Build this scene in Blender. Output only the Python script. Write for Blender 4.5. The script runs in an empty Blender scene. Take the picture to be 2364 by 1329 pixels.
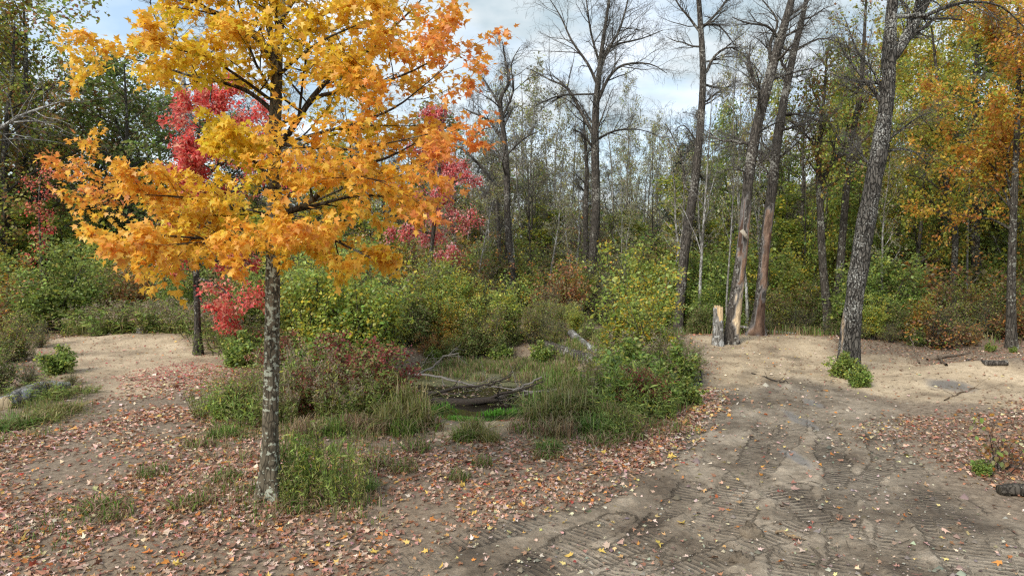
import bpy, math, random
import numpy as np
from mathutils import Vector

# ---------------------------------------------------------------- camera, sky, sun, exposure
scene = bpy.context.scene
COL = scene.collection
FPX, CX, CY, HOR, CAMZ = 1577.0, 1182.0, 664.5, 560.0, 3.0
PITCH = math.atan((CY - HOR) / FPX)
cam_data = bpy.data.cameras.new('camera')
cam_data.sensor_width = 36.0
cam_data.lens = 36.0 * FPX / 2364.0
cam_data.clip_start = 0.1
cam_data.clip_end = 2000.0
cam = bpy.data.objects.new('camera', cam_data)
cam.location = (0, 0, CAMZ)
cam.rotation_euler = (math.pi / 2 - PITCH, 0, 0)
COL.objects.link(cam)
scene.camera = cam

SUN_AZ, SUN_EL = math.radians(218), math.radians(40)
world = bpy.data.worlds.new('World')
scene.world = world
world.use_nodes = True
wn, wl = world.node_tree.nodes, world.node_tree.links
wn.clear()
w_out = wn.new('ShaderNodeOutputWorld')
w_bg = wn.new('ShaderNodeBackground')
w_bg.inputs['Strength'].default_value = 0.12
sky = wn.new('ShaderNodeTexSky')
sky.sky_type = 'NISHITA'
sky.sun_disc = False
sky.sun_elevation = SUN_EL
sky.sun_rotation = SUN_AZ
sky.air_density = 1.0
sky.dust_density = 1.5
tc = wn.new('ShaderNodeTexCoord')
sep = wn.new('ShaderNodeSeparateXYZ')
wl.new(tc.outputs['Generated'], sep.inputs[0])
den = wn.new('ShaderNodeMath'); den.operation = 'ADD'; den.inputs[1].default_value = 0.22
wl.new(sep.outputs['Z'], den.inputs[0])
den2 = wn.new('ShaderNodeMath'); den2.operation = 'MAXIMUM'; den2.inputs[1].default_value = 0.12
wl.new(den.outputs[0], den2.inputs[0])
inv = wn.new('ShaderNodeMath'); inv.operation = 'DIVIDE'; inv.inputs[0].default_value = 1.0
wl.new(den2.outputs[0], inv.inputs[1])
flat = wn.new('ShaderNodeVectorMath'); flat.operation = 'SCALE'
wl.new(tc.outputs['Generated'], flat.inputs[0]); wl.new(inv.outputs[0], flat.inputs['Scale'])
cl1 = wn.new('ShaderNodeTexNoise')
cl1.inputs['Scale'].default_value = 2.1; cl1.inputs['Detail'].default_value = 7; cl1.inputs['Roughness'].default_value = 0.52
cl1.inputs['Distortion'].default_value = 0.35
wl.new(flat.outputs[0], cl1.inputs['Vector'])
cr = wn.new('ShaderNodeValToRGB')
cr.color_ramp.elements[0].position = 0.34; cr.color_ramp.elements[0].color = (0.55, 0.55, 0.55, 1)
cr.color_ramp.elements[1].position = 0.60; cr.color_ramp.elements[1].color = (1, 1, 1, 1)
wl.new(cl1.outputs['Fac'], cr.inputs['Fac'])
cl2 = wn.new('ShaderNodeTexNoise')
cl2.inputs['Scale'].default_value = 3.4; cl2.inputs['Detail'].default_value = 6; cl2.inputs['Roughness'].default_value = 0.5
off = wn.new('ShaderNodeVectorMath'); off.operation = 'ADD'; off.inputs[1].default_value = (3.1, 1.7, 0.4)
wl.new(flat.outputs[0], off.inputs[0]); wl.new(off.outputs[0], cl2.inputs['Vector'])
cc = wn.new('ShaderNodeValToRGB')
cc.color_ramp.elements[0].position = 0.36; cc.color_ramp.elements[0].color = (1.62, 2.04, 2.28, 1)
cc.color_ramp.elements[1].position = 0.66; cc.color_ramp.elements[1].color = (3.25, 3.37, 3.45, 1)
wl.new(cl2.outputs['Fac'], cc.inputs['Fac'])
mixw = wn.new('ShaderNodeMix'); mixw.data_type = 'RGBA'
wl.new(cr.outputs['Color'], mixw.inputs['Factor'])
wl.new(sky.outputs['Color'], mixw.inputs['A']); wl.new(cc.outputs['Color'], mixw.inputs['B'])
wl.new(mixw.outputs['Result'], w_bg.inputs['Color'])
wl.new(w_bg.outputs[0], w_out.inputs['Surface'])

sun_d = bpy.data.lights.new('sun', 'SUN')
sun_d.energy = 1.5
sun_d.angle = math.radians(20)
sun_d.color = (1.0, 0.95, 0.87)
sun = bpy.data.objects.new('sun', sun_d)
sdir = Vector((math.sin(SUN_AZ) * math.cos(SUN_EL), math.cos(SUN_AZ) * math.cos(SUN_EL), math.sin(SUN_EL)))
sun.rotation_euler = (-sdir).to_track_quat('-Z', 'Y').to_euler()
sun.location = (-8, -10, 20)
COL.objects.link(sun)

scene.view_settings.view_transform = 'Standard'
scene.view_settings.look = 'None'
scene.view_settings.gamma = 1.0
scene.view_settings.use_curve_mapping = False
scene.view_settings.exposure = 1.44
scene.cycles.max_bounces = 8
scene.cycles.diffuse_bounces = 6
scene.cycles.glossy_bounces = 2
scene.cycles.transmission_bounces = 8
scene.cycles.transparent_max_bounces = 8
scene.cycles.caustics_reflective = False
scene.cycles.caustics_refractive = False
scene.cycles.use_denoising = False
scene.cycles.pixel_filter_type = 'BLACKMAN_HARRIS'
scene.cycles.filter_width = 1.25

# ---------------------------------------------------------------- small maths
RNG = np.random.default_rng(7)
cp, sp = math.cos(PITCH), math.sin(PITCH)

def ray(px, py):
    x, u = (px - CX) / FPX, (CY - py) / FPX
    return np.array([x, cp + u * sp, -sp + u * cp])

def at(px, py, Y):
    """world point on the sight line through a photo pixel, Y metres in front of the camera"""
    d = ray(px, py)
    return np.array([0, 0, CAMZ]) + d * (Y / d[1])

def to_px(x, y, z):
    f = y * cp - (z - CAMZ) * sp
    u = y * sp + (z - CAMZ) * cp
    return CX + FPX * x / f, CY - FPX * u / f

def _h(ix, iy, iz, s):
    n = (ix.astype(np.int64) * 374761393 + iy.astype(np.int64) * 668265263 + iz.astype(np.int64) * 2147483647 + s * 144665) & 0xffffffff
    n = ((n ^ (n >> 13)) * 1274126177) & 0xffffffff
    n = ((n ^ (n >> 16)) * 2246822519) & 0xffffffff
    return ((n ^ (n >> 15)) & 0xffff) / 65535.0

def vnoise(x, y, s=0):
    x, y = np.asarray(x, float), np.asarray(y, float)
    ix, iy = np.floor(x), np.floor(y)
    fx, fy = x - ix, y - iy
    fx, fy = fx * fx * (3 - 2 * fx), fy * fy * (3 - 2 * fy)
    z = np.zeros_like(ix)
    a, b = _h(ix, iy, z, s), _h(ix + 1, iy, z, s)
    c, d = _h(ix, iy + 1, z, s), _h(ix + 1, iy + 1, z, s)
    return (a + (b - a) * fx) * (1 - fy) + (c + (d - c) * fx) * fy - 0.5

def fbm(x, y, s=0, o=4):
    t, a = 0, 1.0
    for k in range(o):
        t = t + a * vnoise(np.asarray(x) * 2 ** k, np.asarray(y) * 2 ** k, s + k * 17)
        a *= 0.5
    return t

def smooth(e0, e1, x):
    t = np.clip((x - e0) / (e1 - e0), 0, 1)
    return t * t * (3 - 2 * t)

def nrm(v):
    v = np.asarray(v, float)
    return v / np.maximum(np.linalg.norm(v, axis=-1, keepdims=True), 1e-9)

# ---------------------------------------------------------------- terrain height
def pond_e(x, y):
    return np.sqrt(((np.asarray(x) + 0.6) / 2.4) ** 2 + ((np.asarray(y) - 17.4) / 2.9) ** 2)

def H0(x, y):
    """ground height in metres, without the fine tread relief"""
    x, y = np.asarray(x, float), np.asarray(y, float)
    z = 0.10 * fbm(x * 0.23, y * 0.23, 3, 3) + 0.035 * fbm(x * 1.1, y * 1.1, 5, 3)
    e = pond_e(x, y) + 0.10 * fbm(x * 0.5, y * 0.5, 9, 2)
    z = z - 0.95 * (1 - smooth(0.5, 1.75, e))
    z = z - 0.36 * smooth(10.8, 13.1, y) * (1 - smooth(14.0, 16.0, y)) * np.exp(-((x + 0.75) / 1.9) ** 2)
    # low sandy lips at the ends of the two clearings, dropping away behind
    z = z + 0.22 * np.exp(-((x + 10.6) / 2.6) ** 2 - ((y - 20.6) / 1.1) ** 2)
    z = z + 0.12 * np.exp(-((x - 9.0) / 3.5) ** 2 - ((y - 20.0) / 1.4) ** 2)
    z = z + 0.38 * np.exp(-((x - 11.8) / 3.2) ** 2 - ((y - 15.2) / 0.9) ** 2)
    z = z - 0.30 * smooth(21.5, 25, y) * smooth(2.5, 4.5, np.abs(x + 0.75))
    z = z + 0.12 * np.exp(-((x + 2.84) / 0.9) ** 2 - ((y - 8.1) / 0.9) ** 2)
    far = smooth(40, 160, y)
    return z * (1 - far) - 0.25 * far

def gp(px, py, z=None):
    """world point where the sight line through a photo pixel meets the ground"""
    d = ray(px, py)
    zz = 0.0
    for _ in range(12):
        t = (zz - CAMZ) / d[2]
        p = np.array([0, 0, CAMZ]) + d * t
        if z is not None:
            zz = z
        else:
            zz = 0.6 * float(H0(p[0], p[1])) + 0.4 * zz
    return p

def poly_sd(x, y, poly):
    """signed distance (positive inside) to a polygon given in world metres"""
    P = np.asarray(poly, float)
    inside = np.zeros(x.shape, bool)
    dmin = np.full(x.shape, 1e9)
    n = len(P)
    for i in range(n):
        a, b = P[i], P[(i + 1) % n]
        ab = b - a
        t = np.clip(((x - a[0]) * ab[0] + (y - a[1]) * ab[1]) / max(ab @ ab, 1e-9), 0, 1)
        dmin = np.minimum(dmin, np.hypot(x - a[0] - t * ab[0], y - a[1] - t * ab[1]))
        c = ((a[1] > y) != (b[1] > y)) & (x < (b[0] - a[0]) * (y - a[1]) / ((b[1] - a[1]) or 1e-9) + a[0])
        inside ^= c
    return np.where(inside, dmin, -dmin)

def gpoly(pts):
    return [gp(px, py, 0.0)[:2] for px, py in pts]

# ---------------------------------------------------------------- mesh building
class MB:
    """collects tubes, leaves and loose faces; build() links them as ONE mesh object"""
    def __init__(self):
        self.v, self.c, self.loops, self.sizes, self.n = [], [], [], [], 0
    def add(self, v, faces, col=(0.5, 0.5, 0.5, 0)):
        v = np.asarray(v, float).reshape(-1, 3)
        c = np.asarray(col, float)
        if c.ndim == 1:
            c = np.broadcast_to(c, (len(v), len(c)))
        if c.shape[1] == 3:
            c = np.hstack([c, np.ones((len(v), 1))])
        f = np.asarray(faces, np.int64)
        self.v.append(v); self.c.append(c)
        self.loops.append((f + self.n).ravel())
        self.sizes.append(np.full(f.shape[0], f.shape[1], np.int64))
        self.n += len(v)
    def tubes(self, lines, sides, col, cap=False):
        """lines: list of (points n x 3, radii n); grouped by length and meshed together"""
        byn = {}
        for P, R in lines:
            byn.setdefault(len(P), []).append((P, R))
        for n, ls in byn.items():
            P = np.array([l[0] for l in ls], float)
            R = np.array([l[1] for l in ls], float)
            M = len(ls)
            T = np.empty_like(P)
            T[:, 1:-1] = P[:, 2:] - P[:, :-2]
            T[:, 0] = P[:, 1] - P[:, 0]; T[:, -1] = P[:, -1] - P[:, -2]
            T = nrm(T)
            ov = nrm(P[:, -1] - P[:, 0])
            ref = np.where((np.abs(ov[:, 2]) > 0.75)[:, None], np.array([1., 0, 0]), np.array([0, 0, 1.]))[:, None, :]
            U = nrm(np.cross(T, np.broadcast_to(ref, T.shape)))
            W = np.cross(T, U)
            a = np.arange(sides) / sides * 2 * np.pi
            V = P[:, :, None, :] + R[:, :, None, None] * (np.cos(a)[None, None, :, None] * U[:, :, None, :] + np.sin(a)[None, None, :, None] * W[:, :, None, :])
            i = np.arange(n - 1)[:, None] * sides
            k = np.arange(sides)[None, :]
            k2 = (k + 1) % sides
            q = np.stack([i + k, i + k2, i + sides + k2, i + sides + k], -1).reshape(-1, 4)
            F = (q[None] + (np.arange(M) * n * sides)[:, None, None]).reshape(-1, 4)
            c = np.asarray(col, float)
            self.add(V.reshape(-1, 3), F, c)
    def leaves(self, pos, tip, nor, size, col, tmpl):
        """one flat-folded leaf per position"""
        tv, tf = tmpl
        tip = nrm(tip)
        side = nrm(np.cross(tip, nor))
        nn = np.cross(side, tip)
        N = len(pos)
        s = np.asarray(size)[:, None, None]
        V = pos[:, None, :] + s * (tv[None, :, 0:1] * side[:, None, :] + tv[None, :, 1:2] * tip[:, None, :] + tv[None, :, 2:3] * nn[:, None, :])
        k = len(tv)
        F = (tf[None] + (np.arange(N) * k)[:, None, None]).reshape(-1, tf.shape[1])
        C = np.repeat(col, k, axis=0)
        self.add(V.reshape(-1, 3), F, C)
    def data(self, name, mat, smooth_=False):
        me = bpy.data.meshes.new(name)
        v = np.concatenate(self.v); lo = np.concatenate(self.loops); sz = np.concatenate(self.sizes)
        c = np.concatenate(self.c)
        me.vertices.add(len(v)); me.vertices.foreach_set('co', v.astype(np.float32).ravel())
        me.loops.add(len(lo)); me.loops.foreach_set('vertex_index', lo.astype(np.int32))
        me.polygons.add(len(sz))
        me.polygons.foreach_set('loop_start', np.concatenate([[0], np.cumsum(sz)[:-1]]).astype(np.int32))
        if smooth_:
            me.polygons.foreach_set('use_smooth', np.ones(len(sz), bool))
        at_ = me.color_attributes.new('Col', 'FLOAT_COLOR', 'POINT')
        at_.data.foreach_set('color', c.astype(np.float32).ravel())
        me.update(calc_edges=True)
        if mat is not None:
            me.materials.append(mat)
        return me
    def build(self, name, mat, parent=None, smooth_=False, loc=None):
        o = bpy.data.objects.new(name, self.data(name, mat, smooth_))
        COL.objects.link(o)
        if parent is not None:
            o.parent = parent
        if loc is not None:
            o.location = loc
        return o

def tag(o, label=None, cat=None, group=None, kind=None):
    if label: o['label'] = label
    if cat: o['category'] = cat
    if group: o['group'] = group
    if kind: o['kind'] = kind
    return o

def empty(name, loc, label, cat, group=None):
    o = bpy.data.objects.new(name, None)
    o.empty_display_size = 0.2
    o.location = loc
    COL.objects.link(o)
    return tag(o, label, cat, group)

KIDS = {}
def kids(o):
    return KIDS.setdefault(o.name, [c for c in COL.objects if c.parent == o]) if o.name not in KIDS else KIDS[o.name]

def copy_thing(o):
    r = o.copy(); COL.objects.link(r)
    for ch in kids(o):
        c = ch.copy(); COL.objects.link(c); c.parent = r
    return r

# ---------------------------------------------------------------- materials
def new_mat(name):
    m = bpy.data.materials.new(name)
    m.use_nodes = True
    n, l = m.node_tree.nodes, m.node_tree.links
    n.clear()
    out = n.new('ShaderNodeOutputMaterial')
    return m, n, l, out

def N(n, t, **kw):
    x = n.new(t)
    for k, v in kw.items():
        if k in ('operation', 'data_type', 'blend_type', 'attribute_name', 'feature', 'distance'):
            setattr(x, k, v)
        else:
            x.inputs[k.replace('_', ' ')].default_value = v
    return x

def ramp(n, stops):
    r = n.new('ShaderNodeValToRGB')
    e = r.color_ramp.elements
    while len(e) < len(stops):
        e.new(0.5)
    for k, (p, c) in enumerate(stops):
        e[k].position = p
        e[k].color = (*c, 1) if len(c) == 3 else c
    return r

def leaf_material(name, trans=0.52, rough=0.42, spec=0.5):
    m, n, l, out = new_mat(name)
    a = N(n, 'ShaderNodeAttribute', attribute_name='Col')
    oi = n.new('ShaderNodeObjectInfo')
    hsv = n.new('ShaderNodeHueSaturation')
    mr = n.new('ShaderNodeMapRange')
    mr.inputs['To Min'].default_value = 0.492; mr.inputs['To Max'].default_value = 0.508
    l.new(oi.outputs['Random'], mr.inputs['Value'])
    l.new(mr.outputs[0], hsv.inputs['Hue'])
    l.new(a.outputs['Color'], hsv.inputs['Color'])
    b = n.new('ShaderNodeBsdfPrincipled')
    b.inputs['Roughness'].default_value = rough
    b.inputs['Specular IOR Level'].default_value = spec
    t = n.new('ShaderNodeBsdfTranslucent')
    mx = n.new('ShaderNodeMixShader'); mx.inputs[0].default_value = trans
    l.new(hsv.outputs[0], b.inputs['Base Color']); l.new(hsv.outputs[0], t.inputs['Color'])
    l.new(b.outputs[0], mx.inputs[1]); l.new(t.outputs[0], mx.inputs[2])
    l.new(mx.outputs[0], out.inputs['Surface'])
    return m

def bark_material(name, dark, light, lichen, lich_amt, scale=1.0, stretch=0.16, bump=0.5, lsc=7.0):
    """furrowed bark; Col.rgb with Col.a > 0 overrides the bark where wood is exposed"""
    m, n, l, out = new_mat(name)
    co = n.new('ShaderNodeTexCoord')
    mp = n.new('ShaderNodeMapping'); mp.inputs['Scale'].default_value = (scale, scale, scale * stretch)
    l.new(co.outputs['Object'], mp.inputs[0])
    ns = N(n, 'ShaderNodeTexNoise', Scale=26.0, Detail=5.0, Roughness=0.62, Distortion=0.4)
    l.new(mp.outputs[0], ns.inputs['Vector'])
    vo = N(n, 'ShaderNodeTexVoronoi', Scale=20.0, feature='DISTANCE_TO_EDGE')
    nz = N(n, 'ShaderNodeTexNoise', Scale=9.0, Detail=3.0)
    l.new(mp.outputs[0], nz.inputs['Vector'])
    vadd = N(n, 'ShaderNodeVectorMath', operation='MULTIPLY_ADD')
    l.new(nz.outputs['Color'], vadd.inputs[0]); vadd.inputs[1].default_value = (0.12, 0.12, 0.12)
    l.new(mp.outputs[0], vadd.inputs[2]); l.new(vadd.outputs[0], vo.inputs['Vector'])
    rp = ramp(n, [(0.30, dark), (0.72, light)])
    l.new(ns.outputs['Fac'], rp.inputs[0])
    crk = ramp(n, [(0.0, (0.22, 0.22, 0.22)), (0.14, (1, 1, 1))])
    l.new(vo.outputs['Distance'], crk.inputs[0])
    mul = N(n, 'ShaderNodeMix', data_type='RGBA', blend_type='MULTIPLY'); mul.inputs['Factor'].default_value = 0.9
    l.new(rp.outputs[0], mul.inputs['A']); l.new(crk.outputs[0], mul.inputs['B'])
    ln = N(n, 'ShaderNodeTexNoise', Scale=lsc, Detail=4.0, Roughness=0.6)
    l.new(co.outputs['Object'], ln.inputs['Vector'])
    ln2 = N(n, 'ShaderNodeTexNoise', Scale=1.6, Detail=3.0, Roughness=0.6)
    l.new(co.outputs['Object'], ln2.inputs['Vector'])
    la = N(n, 'ShaderNodeMath', operation='MULTIPLY_ADD'); la.inputs[1].default_value = 0.75; 
    l.new(ln2.outputs['Fac'], la.inputs[0]); l.new(ln.outputs['Fac'], la.inputs[2])
    lr = ramp(n, [(0.99 - 0.30 * lich_amt, (0, 0, 0)), (1.03 - 0.30 * lich_amt, (1, 1, 1))])
    lh = N(n, 'ShaderNodeMath', operation='MULTIPLY'); lh.inputs[1].default_value = 1.0
    l.new(la.outputs[0], lh.inputs[0]); l.new(lh.outputs[0], lr.inputs[0])
    lm = N(n, 'ShaderNodeMix', data_type='RGBA')
    l.new(lr.outputs[0], lm.inputs['Factor']); l.new(mul.outputs['Result'], lm.inputs['A']); lm.inputs['B'].default_value = (*lichen, 1)
    a = N(n, 'ShaderNodeAttribute', attribute_name='Col')
    wn_ = N(n, 'ShaderNodeMix', data_type='RGBA', blend_type='MULTIPLY'); wn_.inputs['Factor'].default_value = 0.55
    grain = ramp(n, [(0.35, (0.45, 0.42, 0.4)), (0.65, (1, 1, 1))])
    l.new(ns.outputs['Fac'], grain.inputs[0])
    l.new(a.outputs['Color'], wn_.inputs['A']); l.new(grain.outputs[0], wn_.inputs['B'])
    fm = N(n, 'ShaderNodeMix', data_type='RGBA')
    l.new(a.outputs['Alpha'], fm.inputs['Factor']); l.new(lm.outputs['Result'], fm.inputs['A']); l.new(wn_.outputs['Result'], fm.inputs['B'])
    b = n.new('ShaderNodeBsdfPrincipled'); b.inputs['Roughness'].default_value = 0.9; b.inputs['Specular IOR Level'].default_value = 0.15
    l.new(fm.outputs['Result'], b.inputs['Base Color'])
    hm = N(n, 'ShaderNodeMath', operation='MULTIPLY_ADD'); hm.inputs[1].default_value = 0.6
    l.new(ns.outputs['Fac'], hm.inputs[0]); l.new(crk.outputs[0], hm.inputs[2])
    bp = n.new('ShaderNodeBump'); bp.inputs['Strength'].default_value = bump; bp.inputs['Distance'].default_value = 0.035
    l.new(hm.outputs[0], bp.inputs['Height']); l.new(bp.outputs[0], b.inputs['Normal'])
    l.new(b.outputs[0], out.inputs['Surface'])
    return m

M_LEAF = leaf_material('leaf')
M_LITTER = leaf_material('dry_leaf', trans=0.15, rough=0.6, spec=0.2)
M_GRASS = leaf_material('grass_blade', trans=0.3, rough=0.5, spec=0.2)
M_BARK = bark_material('grey_brown_bark', (0.035, 0.029, 0.024), (0.12, 0.105, 0.085), (0.24, 0.24, 0.20), 0.0, lsc=16.0)
M_MAPLE = bark_material('smooth_maple_bark', (0.085, 0.072, 0.05), (0.165, 0.14, 0.098), (0.36, 0.38, 0.30), 0.20, scale=0.8, stretch=0.35, bump=0.25, lsc=19.0)
M_OAK = bark_material('furrowed_bark', (0.016, 0.014, 0.012), (0.165, 0.15, 0.13), (0.34, 0.34, 0.31), 0.10, scale=0.8, stretch=0.3, bump=1.0, lsc=30.0)
M_DEAD = bark_material('dead_grey_bark', (0.026, 0.022, 0.018), (0.15, 0.13, 0.11), (0.26, 0.25, 0.22), 0.0, lsc=16.0)
M_LIMB = bark_material('dark_limb_bark', (0.035, 0.027, 0.02), (0.085, 0.066, 0.048), (0.14, 0.13, 0.1), 0.0)
M_PALE = bark_material('pale_aspen_bark', (0.15, 0.14, 0.125), (0.34, 0.32, 0.29), (0.42, 0.42, 0.40), 0.3)
M_GREYWOOD = bark_material('weathered_grey_wood', (0.10, 0.093, 0.083), (0.34, 0.325, 0.30), (0.40, 0.40, 0.38), 0.1, stretch=0.5)
# ---------------------------------------------------------------- ground zones (pixels turned into metres on the ground plane)
ROAD = gpoly([(760, 1500), (930, 1290), (1080, 1215), (1290, 1150), (1480, 1085), (1600, 975), (1640, 905), (1625, 850), (1590, 800), (1580, 772),
              (1900, 775), (1930, 820), (1950, 890), (2040, 925), (2120, 975), (2090, 1040), (2170, 1120), (2300, 1190), (2500, 1250), (2700, 1500)])
SAND_R = gpoly([(1570, 772), (1900, 768), (1960, 815), (2050, 820), (2190, 850), (2364, 880), (2600, 900), (2600, 960), (2364, 950), (2240, 935), (2060, 925), (1950, 900),
                (1860, 880), (1700, 900), (1640, 880), (1610, 830)])
SAND_L = gpoly([(90, 795), (200, 782), (330, 772), (430, 785), (500, 815), (540, 850), (500, 890), (380, 905), (270, 925), (210, 890), (130, 850)])
NOTCH = gpoly([(985, 955), (1090, 960), (1235, 950), (1250, 975), (1160, 995), (1060, 1000), (1010, 1015), (975, 985)])

TRACKS = []
for pts, wd in (([(560, 1420), (800, 1320), (1060, 1255), (1330, 1165), (1540, 1060), (1680, 940), (1735, 855), (1750, 800)], 0.40),
                ([(900, 1480), (1220, 1330), (1500, 1235), (1720, 1120), (1840, 1000), (1850, 900), (1832, 820)], 0.40),
                ([(1400, 1480), (1600, 1250), (1720, 1090), (1775, 980), (1790, 880), (1785, 800)], 0.38),
                ([(1980, 1500), (1960, 1250), (1930, 1090), (1905, 980), (1880, 880)], 0.42),
                ([(2420, 1480), (2200, 1200), (2080, 1060), (1990, 960), (1925, 880)], 0.42),
                ([(1150, 1520), (1560, 1310), (1900, 1190), (2050, 1080), (2020, 980)], 0.40),
                ([(2250, 1500), (2010, 1290), (1840, 1160), (1660, 1060)], 0.40)):
    w = np.array([gp(px, py, 0.0)[:2] for px, py in pts])
    t = np.linspace(0, len(w) - 1, 60)
    # smooth the polyline
    c = np.stack([np.interp(t, np.arange(len(w)), w[:, k]) for k in (0, 1)], 1)
    for _ in range(25):
        c[1:-1] = 0.5 * c[1:-1] + 0.25 * (c[:-2] + c[2:])
    TRACKS.append((c, wd))
# more passes side by side across the near part of the track
for k_, (pa, pb_, pc) in enumerate((((1330, 1500), (1470, 1260), (1600, 1120)), ((1560, 1500), (1640, 1280), (1720, 1140)), ((1800, 1520), (1830, 1280), (1840, 1130)), ((2120, 1500), (2080, 1270), (2010, 1120)), ((2330, 1480), (2210, 1290), (2110, 1150)),
                                    ((1050, 1450), (1230, 1300), (1420, 1190)), ((700, 1440), (960, 1310), (1200, 1215)), ((2520, 1480), (2350, 1290), (2200, 1160)))):
    w = np.array([gp(q[0], q[1], 0.0)[:2] for q in (pa, pb_, pc)])
    t = np.linspace(0, 2, 24)
    c = np.stack([np.interp(t, np.arange(3), w[:, k]) for k in (0, 1)], 1)
    for _ in range(10):
        c[1:-1] = 0.5 * c[1:-1] + 0.25 * (c[:-2] + c[2:])
    TRACKS.insert(0, (c, 0.44))

def track_coords(x, y, c):
    best = np.full(x.shape, 1e9); s_b = np.zeros(x.shape); l_b = np.zeros(x.shape)
    s0 = 0.0
    for i in range(len(c) - 1):
        a, d = c[i], c[i + 1] - c[i]
        L = float(np.hypot(*d)); d = d / L
        t = np.clip((x - a[0]) * d[0] + (y - a[1]) * d[1], 0, L)
        lat = (x - a[0]) * d[1] - (y - a[1]) * d[0]
        dd = np.hypot(x - a[0] - t * d[0], y - a[1] - t * d[1])
        m = dd < best
        best = np.where(m, dd, best); s_b = np.where(m, s0 + t, s_b); l_b = np.where(m, lat, l_b)
        s0 += L
    return best, s_b, l_b

def zones(x, y):
    nz = 0.45 * fbm(x * 0.9, y * 0.9, 21, 4)
    far = np.clip(y / 12.0, 0.6, 2.0)
    road = smooth(-0.35, 0.45, poly_sd(x, y, ROAD) + nz * far)
    sand = np.maximum.reduce([smooth(-0.3, 0.5, poly_sd(x, y, SAND_R) + nz * far), smooth(-0.4, 0.5, poly_sd(x, y, SAND_L) + nz * far), smooth(-0.1, 0.15, poly_sd(x, y, NOTCH) + 0.4 * nz)])
    return road, sand

# ---------------------------------------------------------------- ground: one sheet from under the camera to the horizon
ys = list(np.arange(-30, 4.0, 2.0)) + list(np.arange(4.0, 5.6, 0.1)) + list(np.arange(5.6, 9.4, 0.03))
s = 0.03
while ys[-1] < 500:
    s *= 1.018 if ys[-1] < 28 else 1.12
    ys.append(ys[-1] + s)
xs = list(np.arange(-5.0, 7.6, 0.04))
s = 0.04
while xs[-1] < 450:
    s *= 1.05 if xs[-1] < 25 else 1.15
    xs.append(xs[-1] + s)
s = 0.04; L = []
x0 = xs[0]
while x0 > -450:
    s *= 1.05 if x0 > -25 else 1.15
    x0 -= s; L.append(x0)
xs = np.array(L[::-1] + xs); ys = np.array(ys)
GX, GY = np.meshgrid(xs, ys)
gx, gy = GX.ravel(), GY.ravel()
gz = H0(gx, gy)
road, sand = zones(gx, gy)
near = (gy > 4.5) & (gy < 20) & (np.abs(gx) < 12)
nx, ny = gx[near], gy[near]
tu = np.zeros(nx.shape); press = np.zeros(nx.shape); fresh = np.zeros(nx.shape)
for k, (c, wd) in enumerate(TRACKS):
    d, s_, lat = track_coords(nx, ny, c)
    d = d + 0.10 * fbm(nx * 3.0, ny * 3.0, 200 + k, 3)
    m = smooth(wd * 0.5 + 0.03, wd * 0.5 - 0.09, d)
    wear = smooth(12.0, 10.0, ny) * smooth(-0.26, 0.12, fbm(nx * 0.9 + k * 7, ny * 0.9, 40 + k, 3))
    ph = s_ / 0.078 + 0.30 * fbm(nx * 1.1, ny * 1.1, 60 + k, 3)
    own = m > 0.5
    tu = np.where(own, ph, tu)
    fresh = np.maximum(fresh * (1 - m), m * wear)
    press = np.maximum(press, m)
rn = road[near]
clod = np.maximum(fbm(nx * 9, ny * 9, 71, 3), 0)
gz[near] += rn * (- 0.02 * press + 0.05 * clod * (1 - fresh)) + 0.012 * fbm(nx * 14, ny * 14, 77, 2) * (1 - 0.85 * fresh * rn)
notch_m = smooth(-0.1, 0.15, poly_sd(nx, ny, NOTCH))
gz[near] += notch_m * 0.10 * fbm(nx * 3.5, ny * 3.5, 81, 4)
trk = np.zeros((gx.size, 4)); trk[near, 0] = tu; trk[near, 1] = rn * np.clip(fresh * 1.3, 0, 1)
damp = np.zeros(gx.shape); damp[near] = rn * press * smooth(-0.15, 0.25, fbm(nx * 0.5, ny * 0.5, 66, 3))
W_, H_ = len(xs), len(ys)
i = (np.arange(H_ - 1)[:, None] * W_ + np.arange(W_ - 1)[None]).ravel()
gb = MB()
# Col: r = wheel/track-churned mud, g = sand, b = darker damp patches in pressed lanes, a = wet film
wet = np.zeros(gx.shape)
for px, py, rx, ry in ((2195, 897, 0.42, 0.5), (1842, 968, 0.12, 0.7), (1836, 1060, 0.10, 0.5), (1880, 930, 0.12, 0.4)):
    p = gp(px, py, 0.0)
    wet = np.maximum(wet, smooth(1.25, 0.7, np.hypot((gx - p[0]) / rx, (gy - p[1]) / ry) + 0.5 * fbm(gx * 2.2, gy * 2.2, 90, 3)))
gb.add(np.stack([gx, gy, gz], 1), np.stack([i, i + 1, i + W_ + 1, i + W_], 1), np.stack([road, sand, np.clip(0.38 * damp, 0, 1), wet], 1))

m, n, l, out = new_mat('ground_soil')
a = N(n, 'ShaderNodeAttribute', attribute_name='Col')
sx = n.new('ShaderNodeSeparateColor'); l.new(a.outputs['Color'], sx.inputs[0])
geo = n.new('ShaderNodeNewGeometry')
n1 = N(n, 'ShaderNodeTexNoise', Scale=0.9, Detail=8.0, Roughness=0.62); l.new(geo.outputs['Position'], n1.inputs['Vector'])
n2 = N(n, 'ShaderNodeTexNoise', Scale=11.0, Detail=6.0, Roughness=0.7); l.new(geo.outputs['Position'], n2.inputs['Vector'])
n3 = N(n, 'ShaderNodeTexNoise', Scale=70.0, Detail=4.0, Roughness=0.7); l.new(geo.outputs['Position'], n3.inputs['Vector'])
soil = ramp(n, [(0.30, (0.12, 0.09, 0.064)), (0.50, (0.24, 0.185, 0.132)), (0.72, (0.37, 0.295, 0.215))]); l.new(n2.outputs['Fac'], soil.inputs[0])
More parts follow.
